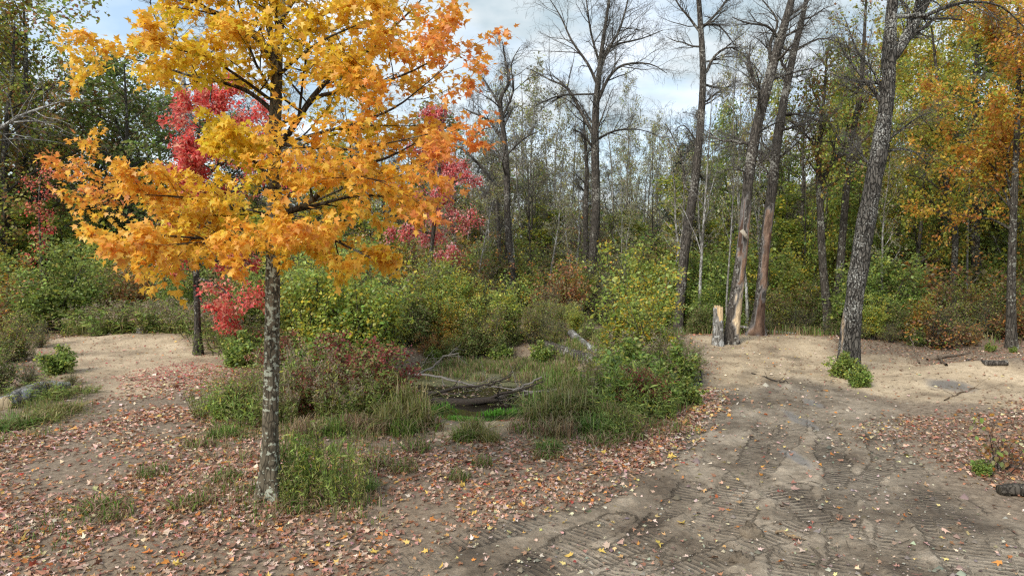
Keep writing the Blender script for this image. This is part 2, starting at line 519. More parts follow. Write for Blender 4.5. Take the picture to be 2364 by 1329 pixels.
mud = ramp(n, [(0.36, (0.15, 0.118, 0.086)), (0.50, (0.31, 0.258, 0.195)), (0.66, (0.49, 0.42, 0.33))]); l.new(n1.outputs['Fac'], mud.inputs[0])
mud2 = ramp(n, [(0.3, (0.52, 0.50, 0.47)), (0.7, (1.12, 1.10, 1.08))]); l.new(n2.outputs['Fac'], mud2.inputs[0])
mudm = N(n, 'ShaderNodeMix', data_type='RGBA', blend_type='MULTIPLY'); mudm.inputs['Factor'].default_value = 0.9
l.new(mud.outputs[0], mudm.inputs['A']); l.new(mud2.outputs[0], mudm.inputs['B'])
snd = ramp(n, [(0.34, (0.28, 0.215, 0.145)), (0.50, (0.47, 0.37, 0.25)), (0.68, (0.62, 0.50, 0.345))]); l.new(n1.outputs['Fac'], snd.inputs[0])
snd2 = ramp(n, [(0.3, (0.68, 0.66, 0.62)), (0.55, (1.05, 1.05, 1.05))]); l.new(n2.outputs['Fac'], snd2.inputs[0])
sndm = N(n, 'ShaderNodeMix', data_type='RGBA', blend_type='MULTIPLY'); sndm.inputs['Factor'].default_value = 0.8
l.new(snd.outputs[0], sndm.inputs['A']); l.new(snd2.outputs[0], sndm.inputs['B'])
m1 = N(n, 'ShaderNodeMix', data_type='RGBA'); l.new(sx.outputs['Red'], m1.inputs['Factor']); l.new(soil.outputs[0], m1.inputs['A']); l.new(mudm.outputs['Result'], m1.inputs['B'])
m2 = N(n, 'ShaderNodeMix', data_type='RGBA'); l.new(sx.outputs['Green'], m2.inputs['Factor']); l.new(m1.outputs['Result'], m2.inputs['A']); l.new(sndm.outputs['Result'], m2.inputs['B'])
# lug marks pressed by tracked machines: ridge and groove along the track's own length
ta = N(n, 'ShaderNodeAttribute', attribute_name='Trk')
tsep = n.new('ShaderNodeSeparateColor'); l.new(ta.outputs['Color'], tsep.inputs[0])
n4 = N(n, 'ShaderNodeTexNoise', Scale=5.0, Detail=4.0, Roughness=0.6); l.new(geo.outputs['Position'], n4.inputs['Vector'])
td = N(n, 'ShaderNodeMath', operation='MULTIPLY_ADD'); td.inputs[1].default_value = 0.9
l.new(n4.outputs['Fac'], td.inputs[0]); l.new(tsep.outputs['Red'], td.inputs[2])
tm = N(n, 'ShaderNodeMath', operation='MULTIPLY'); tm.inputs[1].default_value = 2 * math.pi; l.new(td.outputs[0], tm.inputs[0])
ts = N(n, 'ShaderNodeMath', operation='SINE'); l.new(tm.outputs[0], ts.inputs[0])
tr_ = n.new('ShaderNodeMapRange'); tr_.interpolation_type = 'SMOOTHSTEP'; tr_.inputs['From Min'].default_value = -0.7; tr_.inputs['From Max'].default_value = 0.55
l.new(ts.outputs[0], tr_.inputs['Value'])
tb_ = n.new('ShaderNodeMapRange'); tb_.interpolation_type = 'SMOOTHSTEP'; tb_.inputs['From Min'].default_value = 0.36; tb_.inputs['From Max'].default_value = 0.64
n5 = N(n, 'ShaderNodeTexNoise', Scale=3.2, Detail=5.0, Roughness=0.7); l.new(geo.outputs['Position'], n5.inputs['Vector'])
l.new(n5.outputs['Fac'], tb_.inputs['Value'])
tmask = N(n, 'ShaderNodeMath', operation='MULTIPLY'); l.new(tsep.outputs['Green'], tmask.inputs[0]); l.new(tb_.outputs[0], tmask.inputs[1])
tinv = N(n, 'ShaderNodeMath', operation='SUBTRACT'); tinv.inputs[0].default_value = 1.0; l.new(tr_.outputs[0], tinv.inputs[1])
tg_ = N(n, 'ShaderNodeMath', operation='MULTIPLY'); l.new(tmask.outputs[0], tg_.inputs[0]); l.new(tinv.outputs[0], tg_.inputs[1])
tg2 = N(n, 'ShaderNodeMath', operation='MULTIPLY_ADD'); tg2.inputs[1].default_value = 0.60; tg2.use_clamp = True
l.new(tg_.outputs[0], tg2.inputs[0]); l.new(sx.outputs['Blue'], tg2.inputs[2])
dk = N(n, 'ShaderNodeMix', data_type='RGBA'); l.new(tg2.outputs[0], dk.inputs['Factor']); l.new(m2.outputs['Result'], dk.inputs['A']); dk.inputs['B'].default_value = (0.062, 0.050, 0.039, 1)  # groove floors painted dark: damp soil plus the self-shadow bump cannot cast
gr = ramp(n, [(0.35, (0.72, 0.70, 0.68)), (0.65, (1.15, 1.14, 1.12))]); l.new(n3.outputs['Fac'], gr.inputs[0])
m3 = N(n, 'ShaderNodeMix', data_type='RGBA', blend_type='MULTIPLY'); m3.inputs['Factor'].default_value = 0.85
l.new(dk.outputs['Result'], m3.inputs['A']); l.new(gr.outputs[0], m3.inputs['B'])
m4 = N(n, 'ShaderNodeMix', data_type='RGBA'); l.new(a.outputs['Alpha'], m4.inputs['Factor']); l.new(m3.outputs['Result'], m4.inputs['A']); m4.inputs['B'].default_value = (0.20, 0.18, 0.16, 1)
b = n.new('ShaderNodeBsdfPrincipled'); b.inputs['Specular IOR Level'].default_value = 0.3
l.new(m4.outputs['Result'], b.inputs['Base Color'])
rr = n.new('ShaderNodeMapRange'); rr.inputs['To Min'].default_value = 0.92; rr.inputs['To Max'].default_value = 0.35
l.new(a.outputs['Alpha'], rr.inputs['Value']); l.new(rr.outputs[0], b.inputs['Roughness'])
bs = N(n, 'ShaderNodeMath', operation='MULTIPLY_ADD'); bs.inputs[1].default_value = 0.35
l.new(n3.outputs['Fac'], bs.inputs[0]); l.new(n2.outputs['Fac'], bs.inputs[2])
ib = n.new('ShaderNodeMapRange'); ib.inputs['To Min'].default_value = 0.85; ib.inputs['To Max'].default_value = 0.05
l.new(a.outputs['Alpha'], ib.inputs['Value'])
bp = n.new('ShaderNodeBump'); bp.inputs['Distance'].default_value = 0.04
l.new(ib.outputs[0], bp.inputs['Strength']); bp2 = n.new('ShaderNodeBump'); bp2.inputs['Distance'].default_value = 0.025; bp2.inputs['Strength'].default_value = 1.0; bp2.invert = True
l.new(tg_.outputs[0], bp2.inputs['Height'])
l.new(bs.outputs[0], bp.inputs['Height']); l.new(bp2.outputs[0], bp.inputs['Normal']); l.new(bp.outputs[0], b.inputs['Normal'])
l.new(b.outputs[0], out.inputs['Surface'])
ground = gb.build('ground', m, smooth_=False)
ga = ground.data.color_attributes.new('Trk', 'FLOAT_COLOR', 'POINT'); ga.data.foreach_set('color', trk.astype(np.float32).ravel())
tag(ground, 'sandy forest ground with a churned dirt track', None, None, 'structure')

# ---------------------------------------------------------------- pond
WZ = -0.50
m, n, l, out = new_mat('pond_water')
geo = n.new('ShaderNodeNewGeometry')
a1 = N(n, 'ShaderNodeTexNoise', Scale=0.55, Detail=5.0, Roughness=0.6); l.new(geo.outputs['Position'], a1.inputs['Vector'])
sp_ = n.new('ShaderNodeSeparateXYZ'); l.new(geo.outputs['Position'], sp_.inputs[0])
yy = n.new('ShaderNodeMapRange'); yy.inputs['From Min'].default_value = 15.6; yy.inputs['From Max'].default_value = 17.8; yy.inputs['To Min'].default_value = -0.30; yy.inputs['To Max'].default_value = 0.22
l.new(sp_.outputs['Y'], yy.inputs['Value'])
sm = N(n, 'ShaderNodeMath', operation='ADD'); l.new(a1.outputs['Fac'], sm.inputs[0]); l.new(yy.outputs[0], sm.inputs[1])
wr = ramp(n, [(0.44, (0, 0, 0)), (0.52, (1, 1, 1))]); l.new(sm.outputs[0], wr.inputs[0])
a2 = N(n, 'ShaderNodeTexNoise', Scale=26.0, Detail=5.0, Roughness=0.75); l.new(geo.outputs['Position'], a2.inputs['Vector'])
dw = ramp(n, [(0.34, (0.035, 0.037, 0.016)), (0.50, (0.095, 0.095, 0.035)), (0.66, (0.20, 0.175, 0.085))]); l.new(a2.outputs['Fac'], dw.inputs[0])
wc = N(n, 'ShaderNodeMix', data_type='RGBA'); l.new(wr.outputs[0], wc.inputs['Factor']); wc.inputs['A'].default_value = (0.018, 0.015, 0.010, 1); l.new(dw.outputs[0], wc.inputs['B'])
b = n.new('ShaderNodeBsdfPrincipled'); l.new(wc.outputs['Result'], b.inputs['Base Color'])
rr = n.new('ShaderNodeMapRange'); rr.inputs['To Min'].default_value = 0.06; rr.inputs['To Max'].default_value = 0.8
l.new(wr.outputs[0], rr.inputs['Value']); l.new(rr.outputs[0], b.inputs['Roughness'])
bp = n.new('ShaderNodeBump'); bp.inputs['Distance'].default_value = 0.02; bp.inputs['Strength'].default_value = 0.6
hh = N(n, 'ShaderNodeMath', operation='MULTIPLY'); l.new(a2.outputs['Fac'], hh.inputs[0]); l.new(wr.outputs[0], hh.inputs[1])
l.new(hh.outputs[0], bp.inputs['Height']); l.new(bp.outputs[0], b.inputs['Normal'])
l.new(b.outputs[0], out.inputs['Surface'])
pb = MB()
aa = np.linspace(0, 2 * np.pi, 64, endpoint=False)
pv = np.concatenate([[[-0.6, 17.4, WZ]], np.stack([-0.6 + 3.6 * np.cos(aa), 17.4 + 4.4 * np.sin(aa), np.full(64, WZ)], 1)])
pb.add(pv, [(0, 1 + k, 1 + (k + 1) % 64) for k in range(64)])
pond = tag(pb.build('pond_water', m), 'dark pond water with a green weedy film', None, None, 'structure')
# ---------------------------------------------------------------- plant generators
def star_template():
    R = [(0.30, -0.04), (0.25, 0.17), (0.52, 0.38), (0.40, 0.50), (0.20, 0.48), (0.17, 0.70)]
    outl = [(0.0, 0.04)] + R + [(0.0, 1.0)] + [(-x, y) for x, y in R[::-1]]
    v = [(0, 0.30, 0.0)]
    for x, y in outl:
        v.append((x * 1.05, y, -0.16 * (x * x * 2.2 + max(0, y - 0.3) ** 2) + 0.10 * abs(x)))
    n_ = len(outl)
    f = [(0, 1 + k, 1 + (k + 1) % n_) for k in range(n_)]
    return np.array(v, float), np.array(f)
T_MAPLE = star_template()
def star_small():
    o = [(0, 0), (0.34, 0.05), (0.22, 0.24), (0.52, 0.46), (0.18, 0.5), (0, 1), (-0.18, 0.5), (-0.52, 0.46), (-0.22, 0.24), (-0.34, 0.05)]
    v = [(0, 0.3, 0)] + [(x, y, 0.16 * abs(x) - 0.10 * y * y) for x, y in o]
    return np.array(v, float), np.array([(0, 1 + k, 1 + (k + 1) % 10) for k in range(10)])
T_STAR = star_small()
T_DIA = (np.array([(0, 0, 0), (0.34, 0.45, 0.07), (0, 1, -0.05), (-0.34, 0.45, 0.07)]), np.array([(0, 1, 2), (0, 2, 3)]))
T_OVAL = (np.array([(0, 0, 0), (0.27, 0.25, 0.05), (0.27, 0.65, 0.05), (0, 1, -0.06), (-0.27, 0.65, 0.05), (-0.27, 0.25, 0.05)]), np.array([(0, 1, 2, 3), (0, 3, 4, 5)]))
T_LANCE = (np.array([(0, 0, 0), (0.10, 0.4, 0.03), (0, 1, -0.12), (-0.10, 0.4, 0.03)]), np.array([(0, 1, 2), (0, 2, 3)]))

class R_:
    """fast pure-python random vectors"""
    def __init__(s, seed): s.r = random.Random(seed)
    def g(s, a=1.0): return s.r.gauss(0, a)
    def u(s, a, b): return s.r.uniform(a, b)

def vn(x, y, z):
    k = 1.0 / math.sqrt(x * x + y * y + z * z + 1e-12)
    return (x * k, y * k, z * k)

def tilt(d, ang, rng, flat_=0.0):
    """turn a direction by an angle about a random axis; flat_ keeps the result near the horizontal"""
    while True:
        a = (rng.g(), rng.g(), rng.g())
        dt = a[0] * d[0] + a[1] * d[1] + a[2] * d[2]
        q = (a[0] - dt * d[0], a[1] - dt * d[1], (a[2] - dt * d[2]))
        if q[0] ** 2 + q[1] ** 2 + q[2] ** 2 > 1e-3:
            break
    q = vn(q[0], q[1], q[2] * (1 - flat_))
    c, s = math.cos(ang), math.sin(ang)
    return vn(d[0] * c + q[0] * s, d[1] * c + q[1] * s, (d[2] * c + q[2] * s))

RMIN = [0.003]
def sweep(rng, p, d, L, r, sp):
    n_ = sp['seg']; st = L / n_
    P = [p]; Rr = [r]; D = [d]
    w, tr = sp.get('wig', 0.15), sp.get('trop', 0.0)
    for k in range(n_):
        d = vn(d[0] + rng.g(w), d[1] + rng.g(w), d[2] + rng.g(w) + tr)
        p = (p[0] + d[0] * st, p[1] + d[1] * st, p[2] + d[2] * st)
        P.append(p); D.append(d); Rr.append(max(r * (1 - (k + 1) / n_ * (1 - sp.get('tip', 0.25))), RMIN[0] * 0.6))
    return P, Rr, D

def branch_out(rng, P, Rr, D, L, lv, S, out):
    """children along a line P, level lv of spec S"""
    sp = S[lv]
    n_ = len(P) - 1
    k_ = sp['n'] if sp['n'] >= 1 else (1 if rng.u(0, 1) < sp['n'] else 0)
    for k in range(int(k_)):
        t = sp['t0'] + (1 - sp['t0']) * ((k + rng.u(0.15, 0.85)) / k_)
        i = min(int(t * n_), n_ - 1); f = t * n_ - i
        a, b = P[i], P[i + 1]
        p = (a[0] + (b[0] - a[0]) * f, a[1] + (b[1] - a[1]) * f, a[2] + (b[2] - a[2]) * f)
        r = (Rr[i] + (Rr[i + 1] - Rr[i]) * f) * sp['rr']
        d = tilt(D[min(i + 1, n_)], max(0.15, sp['ang'] + rng.g(sp.get('angs', 0.18))), rng, sp.get('flat', 0.0))
        d = vn(d[0], d[1], d[2] + sp.get('lift', 0.0))
        ln = L * sp['len'] * (1 - sp.get('taper', 0.45) * t) * rng.u(0.7, 1.25)
        line = sweep(rng, p, d, ln, max(r, RMIN[0]), sp)
        out.setdefault(lv, []).append((line[0], line[1], line[2]))
        if lv + 1 < len(S):
            branch_out(rng, line[0], line[1], line[2], ln, lv + 1, S, out)

def pick(rng_np, pal, n_, clump=None):
    w = np.array([p[0] for p in pal], float); w /= w.sum()
    cols = np.array([p[1] for p in pal], float)
    u = rng_np.random(n_) if clump is None else np.clip(0.62 * clump + 0.38 * rng_np.random(n_), 0, 0.9999)
    if clump is not None:
        u = np.argsort(np.argsort(u)) / max(n_, 1)
    idx = np.searchsorted(np.cumsum(w), u)
    c = cols[np.clip(idx, 0, len(cols) - 1)]
    j = np.exp(rng_np.normal(0, 0.20, (n_, 1))) * (1 + rng_np.normal(0, 0.08, (n_, 3)))
    return np.clip(c * j, 0.004, 0.95)

SIG = [0.25]
def leaf_cloud(mb, lines, per, size, pal, tmpl, seed, spread=0.10, droop=0.3, tilt_=0.75, t0=0.1, colfn=None, clumpf=None):
    rg = np.random.default_rng(seed)
    byn = {}
    for l_ in lines:
        byn.setdefault(len(l_[0]), []).append(l_[0])
    out = []
    for n_, ls in byn.items():
        T = np.array(ls, float)
        M = len(T)
        k = rg.poisson(per, M)
        idx = np.repeat(np.arange(M), k)
        if len(idx) == 0: continue
        t = rg.uniform(t0, 1.0, len(idx)) * (n_ - 1)
        i = np.minimum(t.astype(int), n_ - 2); f = (t - i)[:, None]
        p = T[idx, i] * (1 - f) + T[idx, i + 1] * f
        d = nrm(T[idx, i + 1] - T[idx, i])
        K = len(idx)
        p = p + rg.normal(0, spread, (K, 3))
        tip = d * 0.5 + rg.normal(0, 0.6, (K, 3)) + np.array([0, 0, -droop])
        nor = np.array([0, 0, 1.0]) + rg.normal(0, tilt_, (K, 3))
        sz = size * np.exp(rg.normal(0, SIG[0], K))
        cl = rg.random(M)[idx]
        if clumpf is not None:
            cl = clumpf(p, cl)
        c = colfn(p, rg) if colfn else pick(rg, pal, K, cl)
        mb.leaves(p, tip, nor, sz, c, tmpl)
        out.append((p, tip, nor, sz, c))
    return out

# ---------------------------------------------------------------- palettes (albedo)
G_MID = (0.22, 0.30, 0.065); G_DARK = (0.145, 0.20, 0.06); G_YEL = (0.46, 0.47, 0.085); G_LIGHT = (0.37, 0.46, 0.12)
YEL = (0.70, 0.52, 0.06); GOLD = (0.62, 0.40, 0.05); ORG = (0.60, 0.28, 0.065); RUST = (0.38, 0.175, 0.09); BRN = (0.30, 0.215, 0.125)
RED = (0.66, 0.085, 0.065); PINK = (0.68, 0.20, 0.17); CRIM = (0.52, 0.05, 0.055); MAR = (0.28, 0.08, 0.068); OLIVE = (0.32, 0.295, 0.115); GREYG = (0.40, 0.38, 0.26)
PAL = {
    'oak_green': [(4, G_DARK), (5, G_MID), (2, OLIVE), (1, BRN), (1.5, G_LIGHT)],
    'oak_brown': [(3, G_DARK), (3, OLIVE), (3, BRN), (1, RUST), (1, G_YEL)],
    'oak_gold': [(2, G_MID), (3, G_YEL), (2, OLIVE), (2, (0.30, 0.17, 0.04)), (1, RUST)],
    'yellow': [(2, G_MID), (5, G_YEL), (4, (0.52, 0.44, 0.06)), (2.2, (0.56, 0.37, 0.06)), (0.7, (0.52, 0.24, 0.06))],
    'orange': [(1, G_YEL), (4, (0.64, 0.42, 0.06)), (4, (0.62, 0.30, 0.055)), (1.5, (0.54, 0.20, 0.06))],
    'aspen': [(3, GREYG), (2, (0.28, 0.25, 0.14)), (1, G_YEL), (1, (0.36, 0.31, 0.18))],
    'young': [(3, G_MID), (4, G_YEL), (2, G_LIGHT), (1, YEL)],
    'green': [(3, G_MID), (3, G_LIGHT), (2, G_DARK), (1, G_YEL)],
    'dark': [(3, G_DARK), (2, OLIVE), (2, G_MID), (1, BRN)],
    'yg': [(2, G_MID), (4, G_LIGHT), (4, G_YEL), (1, YEL)],
    'birch': [(3, G_MID), (4, G_LIGHT), (2, G_YEL), (1.6, YEL), (0.5, GOLD)],
    'olive': [(3, OLIVE), (3, G_MID), (2, BRN), (2, G_YEL), (0.6, RUST)],
    'rust': [(3, RUST), (2, BRN), (2, ORG), (2, OLIVE), (1, G_MID)],
    'gold': [(3, (0.34, 0.20, 0.03)), (2, G_YEL), (2, OLIVE), (2, ORG), (1, G_MID)],
    'maroon': [(4, MAR), (2, (0.26, 0.05, 0.04)), (3, G_MID), (2, OLIVE), (1, RUST)],
    'weed': [(3, G_MID), (3, G_LIGHT), (2, OLIVE), (1, G_YEL), (1, BRN)],
    'red': [(4, (0.78, 0.17, 0.11)), (4, (0.82, 0.30, 0.20)), (2, (0.62, 0.09, 0.07)), (1.5, (0.80, 0.42, 0.26)), (0.6, (0.40, 0.06, 0.05))],
    'crimson': [(3, (0.76, 0.26, 0.24)), (3, (0.70, 0.14, 0.13)), (2, (0.52, 0.08, 0.09)), (2.5, (0.74, 0.42, 0.40))],
    'pine': [(3, (0.035, 0.075, 0.05)), (2, (0.05, 0.10, 0.07))],
}
TWIG = (0.13, 0.11, 0.09); TWIGG = (0.22, 0.205, 0.185); TWIGD = (0.045, 0.036, 0.03)

# ---------------------------------------------------------------- prototypes for trees and shrubs
RMIN[0] = 0.0045
def tree_proto(name, seed, Ht, pal, leafsize, per, S, r0=0.17, clear=0.3, twig=TWIG, bark=M_BARK, spread=0.12, shape='round', tmpl=T_DIA, lean=0.03, fork=0.0):
    rng = R_(seed)
    root = empty(name, (0, 0, 0), 'x', 'tree')
    tr = sweep(rng, (0, 0, -0.3), vn(rng.g(lean), rng.g(lean), 1), Ht * 0.97, r0, dict(seg=14, wig=0.035, trop=0.03, tip=0.12))
    tr[1][0] *= 1.5
    out = {}
    S0 = dict(S[0]); S0['t0'] = clear
    branch_out(rng, tr[0], tr[1], tr[2], Ht, 0, [S0] + S[1:], out)
    tb = MB()
    tb.tubes([(tr[0], tr[1])], 10, (0.5, 0.5, 0.5, 0))
    tb.tubes([(a, b_) for a, b_, c in out[0]], 5, (0.5, 0.5, 0.5, 0))
    tb.build('trunk', bark, root, True)
    cb = MB()
    for lv in range(1, len(S)):
        cb.tubes([(a, b_) for a, b_, c in out.get(lv, [])], 3, twig)
    if per > 0:
        leaf_cloud(cb, out[len(S) - 1], per, leafsize, PAL[pal], tmpl, seed, spread=spread)
    cb.build('crown', M_LEAF, root)
    v = np.concatenate(cb.v)
    return dict(root=root, used=False, h=float(np.percentile(v[:, 2], 99.7)), w=float(np.percentile(np.abs(v[:, :2]), 97)) * 2)

S_DENSE = [dict(n=26, ang=1.05, len=0.34, taper=0.62, rr=0.5, seg=6, wig=0.13, trop=0.05, lift=0.1),
           dict(n=7, t0=0.2, ang=0.8, len=0.42, rr=0.55, seg=4, wig=0.2),
           dict(n=4, t0=0.25, ang=0.8, len=0.5, rr=0.6, seg=3, wig=0.25)]
S_LAYER = [dict(n=24, ang=1.25, len=0.34, taper=0.6, rr=0.42, seg=6, wig=0.10, trop=0.03, lift=0.1),
           dict(n=8, t0=0.2, ang=0.8, len=0.40, rr=0.5, seg=4, wig=0.15, flat=0.75),
           dict(n=4, t0=0.2, ang=0.8, len=0.5, rr=0.6, seg=3, wig=0.2, flat=0.6)]
S_SLIM = [dict(n=22, ang=0.8, len=0.17, taper=0.5, rr=0.42, seg=5, wig=0.12, trop=0.08, lift=0.1),
          dict(n=6, t0=0.2, ang=0.7, len=0.42, rr=0.5, seg=3, wig=0.2, trop=0.03),
          dict(n=4, t0=0.2, ang=0.75, len=0.5, rr=0.6, seg=3, wig=0.2)]
S_BARE = [dict(n=15, ang=0.85, len=0.33, taper=0.5, rr=0.55, seg=8, wig=0.15, trop=0.05),
          dict(n=8, t0=0.2, ang=0.8, len=0.42, rr=0.5, seg=5, wig=0.2, trop=0.02),
          dict(n=6, t0=0.15, ang=0.8, len=0.46, rr=0.5, seg=4, wig=0.25),
          dict(n=5, t0=0.1, ang=0.8, len=0.55, rr=0.6, seg=1, wig=0.3)]
S_PINE = [dict(n=60, ang=1.45, len=0.20, taper=0.85, rr=0.3, seg=4, wig=0.06, trop=0.04),
          dict(n=8, t0=0.2, ang=0.8, len=0.34, rr=0.5, seg=3, wig=0.1, flat=0.6)]

def shrub_proto(name, seed, Ht, pal, leafsize, per, stems=14, flare=0.45, twig=TWIG, tmpl=T_DIA, nb=7, blen=0.42, spread=0.05, low=0.15, droop=0.3, sub=True, bang=0.7, tw_n=4):
    rng = R_(seed)
    root = empty(name, (0, 0, 0), 'x', 'shrub')
    main, out = [], {}
    S = [dict(n=nb, t0=low, ang=bang, angs=0.25, len=blen, taper=0.3, rr=0.55, seg=4, wig=0.18, trop=0.05)]
    if sub:
        S.append(dict(n=tw_n, t0=0.15, ang=0.75, len=0.5, rr=0.6, seg=3, wig=0.22))
    for k in range(stems):
        a = rng.u(0, 2 * math.pi); q = abs(rng.g(flare)) + 0.03
        rr = rng.u(0, 0.16) * Ht * flare
        d = vn(math.cos(a) * q, math.sin(a) * q, 1)
        L = Ht * rng.u(0.38, 1.12) * (1 - 0.25 * min(q, 1))
        ln = sweep(rng, (math.cos(a) * rr, math.sin(a) * rr, -0.1), d, L, 0.008 + 0.006 * Ht * rng.u(0.5, 1), dict(seg=6, wig=0.08, trop=0.03, tip=0.2))
        main.append(ln)
        branch_out(rng, ln[0], ln[1], ln[2], L, 0, S, out)
    sb = MB(); sb.tubes([(a, b_) for a, b_, c in main], 5, (0.5, 0.5, 0.5, 0)); sb.build('stem', M_BARK, root, True)
    cb = MB()
    for lv in range(len(S)):
        cb.tubes([(a, b_) for a, b_, c in out.get(lv, [])], 3, twig)
    leaf_cloud(cb, out[len(S) - 1] + [m_ for m_ in main if not sub], per, leafsize, PAL[pal], tmpl, seed, spread=spread, droop=droop)
    cb.build('foliage', M_LEAF, root)
    v = np.concatenate(cb.v)
    return dict(root=root, used=False, h=float(np.percentile(v[:, 2], 99.5)), w=float(np.percentile(np.abs(v[:, :2]), 97)) * 2)

def weed_proto(name, seed, Ht, pal, stems, rad, leaf, per, spread_ang=0.16, plume=None, twig=(0.10, 0.11, 0.04)):
    """upright stems set with narrow leaves, some with seed plumes"""
    rng = R_(seed)
    rg = np.random.default_rng(seed)
    root = empty(name, (0, 0, 0), 'x', 'weeds')
    main = []
    for k in range(stems):
        a = rng.u(0, 2 * math.pi); rr = rad * math.sqrt(rng.u(0, 1))
        q = abs(rng.g(spread_ang))
        L = Ht * rng.u(0.5, 1.05)
        main.append(sweep(rng, (math.cos(a) * rr, math.sin(a) * rr, -0.05), vn(math.cos(a) * q, math.sin(a) * q, 1), L, 0.004 + 0.002 * Ht, dict(seg=5, wig=0.05, trop=0.0, tip=0.3)))
    sb = MB(); sb.tubes([(a, b_) for a, b_, c in main], 4, twig); sb.build('stem', M_GRASS, root)
    cb = MB()
    leaf_cloud(cb, main, per, leaf, PAL[pal], T_LANCE, seed, spread=0.012, droop=0.05, tilt_=0.8, t0=0.12)
    if plume is not None:
        tops = [([m_[0][-2], m_[0][-1]], None, None) for m_ in main]
        leaf_cloud(cb, tops, 30, 0.03, plume, T_DIA, seed + 1, spread=0.028, droop=0.0)
    cb.build('foliage', M_LEAF, root)
    v = np.concatenate(cb.v)
    return dict(root=root, used=False, h=float(np.percentile(v[:, 2], 99)), w=float(np.percentile(np.abs(v[:, :2]), 97)) * 2)

def grass_blades(mb, rg, pos, L, cols, lean=0.5, width=0.006):
    K = len(pos)
    a = rg.uniform(0, 2 * np.pi, K)
    d = np.stack([np.cos(a), np.sin(a), np.zeros(K)], 1)
    s_ = np.stack([-np.sin(a), np.cos(a), np.zeros(K)], 1)
    b_ = np.abs(rg.normal(0, lean, K))[:, None]
    L = L[:, None]
    p1 = pos + d * L * 0.18 * b_ + np.array([0, 0, 1]) * L * 0.5
    p2 = pos + d * L * 0.62 * b_ + np.array([0, 0, 1]) * L * (0.92 - 0.25 * np.minimum(b_, 1.4))
    p3 = pos + d * L * 1.0 * b_ + np.array([0, 0, 1]) * L * (1.0 - 0.62 * np.minimum(b_, 1.4))
    w = width
    V = np.stack([pos - s_ * w, pos + s_ * w, p1 - s_ * w, p1 + s_ * w, p2 - s_ * w * 0.6, p2 + s_ * w * 0.6, p3], 1)
    o = (np.arange(K) * 7)[:, None]
    q = np.concatenate([o + np.array([[0, 1, 3, 2]]), o + np.array([[2, 3, 5, 4]])])
    C = np.repeat(cols, 7, axis=0)
    n0 = mb.n
    mb.add(V.reshape(-1, 3), q, C)
    f3 = (np.arange(K) * 7)[:, None] + np.array([[4, 5, 6]])
    mb.loops.append((f3 + n0).ravel()); mb.sizes.append(np.full(K, 3, np.int64))

def grass_proto(name, seed, Ht, rad, blades, pal, lean=0.5):
    rg = np.random.default_rng(seed)
    a = rg.uniform(0, 2 * np.pi, blades); r = rad * np.sqrt(rg.random(blades))
    pos = np.stack([np.cos(a) * r, np.sin(a) * r, np.full(blades, -0.03)], 1)
    mb = MB()
    grass_blades(mb, rg, pos, Ht * rg.uniform(0.45, 1.15, blades), pick(rg, pal, blades), lean)
    o = mb.build(name, M_GRASS)
    tag(o, 'x', 'grass clump')
    v = np.concatenate(mb.v)
    return dict(root=o, used=False, h=float(np.percentile(v[:, 2], 98)), w=float(np.percentile(np.abs(v[:, :2]), 96)) * 2)

LANDMARKS = [(130, 23.5, 'the round green bush'), (95, 26, 'the red-leaved sapling'), (457, 18.5, 'the scarlet maple'), (630, 8, 'the yellow maple'), (1000, 25.5, 'the crimson maple'), (1140, 30.5, 'the bent-over bare tree'),
    (1178, 29, 'the crooked bare tree'), (1370, 31, 'the fanning bare tree'), (1290, 20.5, 'the mossy fallen log'), (1470, 16.5, 'the birch saplings'), (1597, 14.8, 'the rotten stump'), (1585, 25, 'the drooping dead tree'),
    (1657, 20, 'the snapped trunk'), (1760, 22, 'the peeled dead tree'), (1912, 22.6, 'the mossy forked tree'), (1965, 16.2, 'the furrowed leaning trunk'), (2170, 18.6, 'the root tangle'), (2252, 25.5, 'the thick dark maple trunk'),
    (2336, 19.2, 'the scaly orange maple'), (1572, 36, 'the blue-green pine'), (90, 13, 'the silver-grey log'), (325, 21.2, 'the tiny splintered stump'), (2330, 8.6, 'the trackside bush'), (1130, 16.5, 'the pond'), (415, 37, 'the big pale bare tree')]
def landmark(px, Y, skip=''):
    best = min((l_ for l_ in LANDMARKS if l_[2] != skip), key=lambda l_: abs(l_[0] - px) + 7 * abs(l_[1] - Y))
    dy = Y - best[1]
    rel = 'far behind' if dy > 9 else 'behind' if dy > 1.6 else 'in front of' if dy < -1.6 else 'beside'
    return rel + ' ' + best[2]

def place(pr, px, topy, Y, wpx, label, group, rz=None, kindmax=None, sized=None):
    """stand a copy on the ground at depth Y under pixel column px, as tall and wide as the photo shows it"""
    r = pr['root'] if not pr['used'] else copy_thing(pr['root'])
    pr['used'] = True
    x = at(px, 700, Y)[0]
    z = float(H0(x, Y))
    top = at(px, topy, Y)[2]
    h = max(top - z, 0.15)
    r.location = (x, Y, z)
    sz = h / pr['h']
    sx = (wpx * Y / FPX) / pr['w'] if wpx else sz
    if kindmax: sx = min(sx, kindmax * sz)
    r.scale = (sx, sx, sz)
    r.rotation_euler = (0, 0, RNG.uniform(0, 6.28) if rz is None else rz)
    if sized and label:
        label = ('tall ' if sz * pr['h'] > sized[1] else 'small ' if sz * pr['h'] < sized[0] else '') + label
        group = label
    tag(r, label, None, group)
    return r
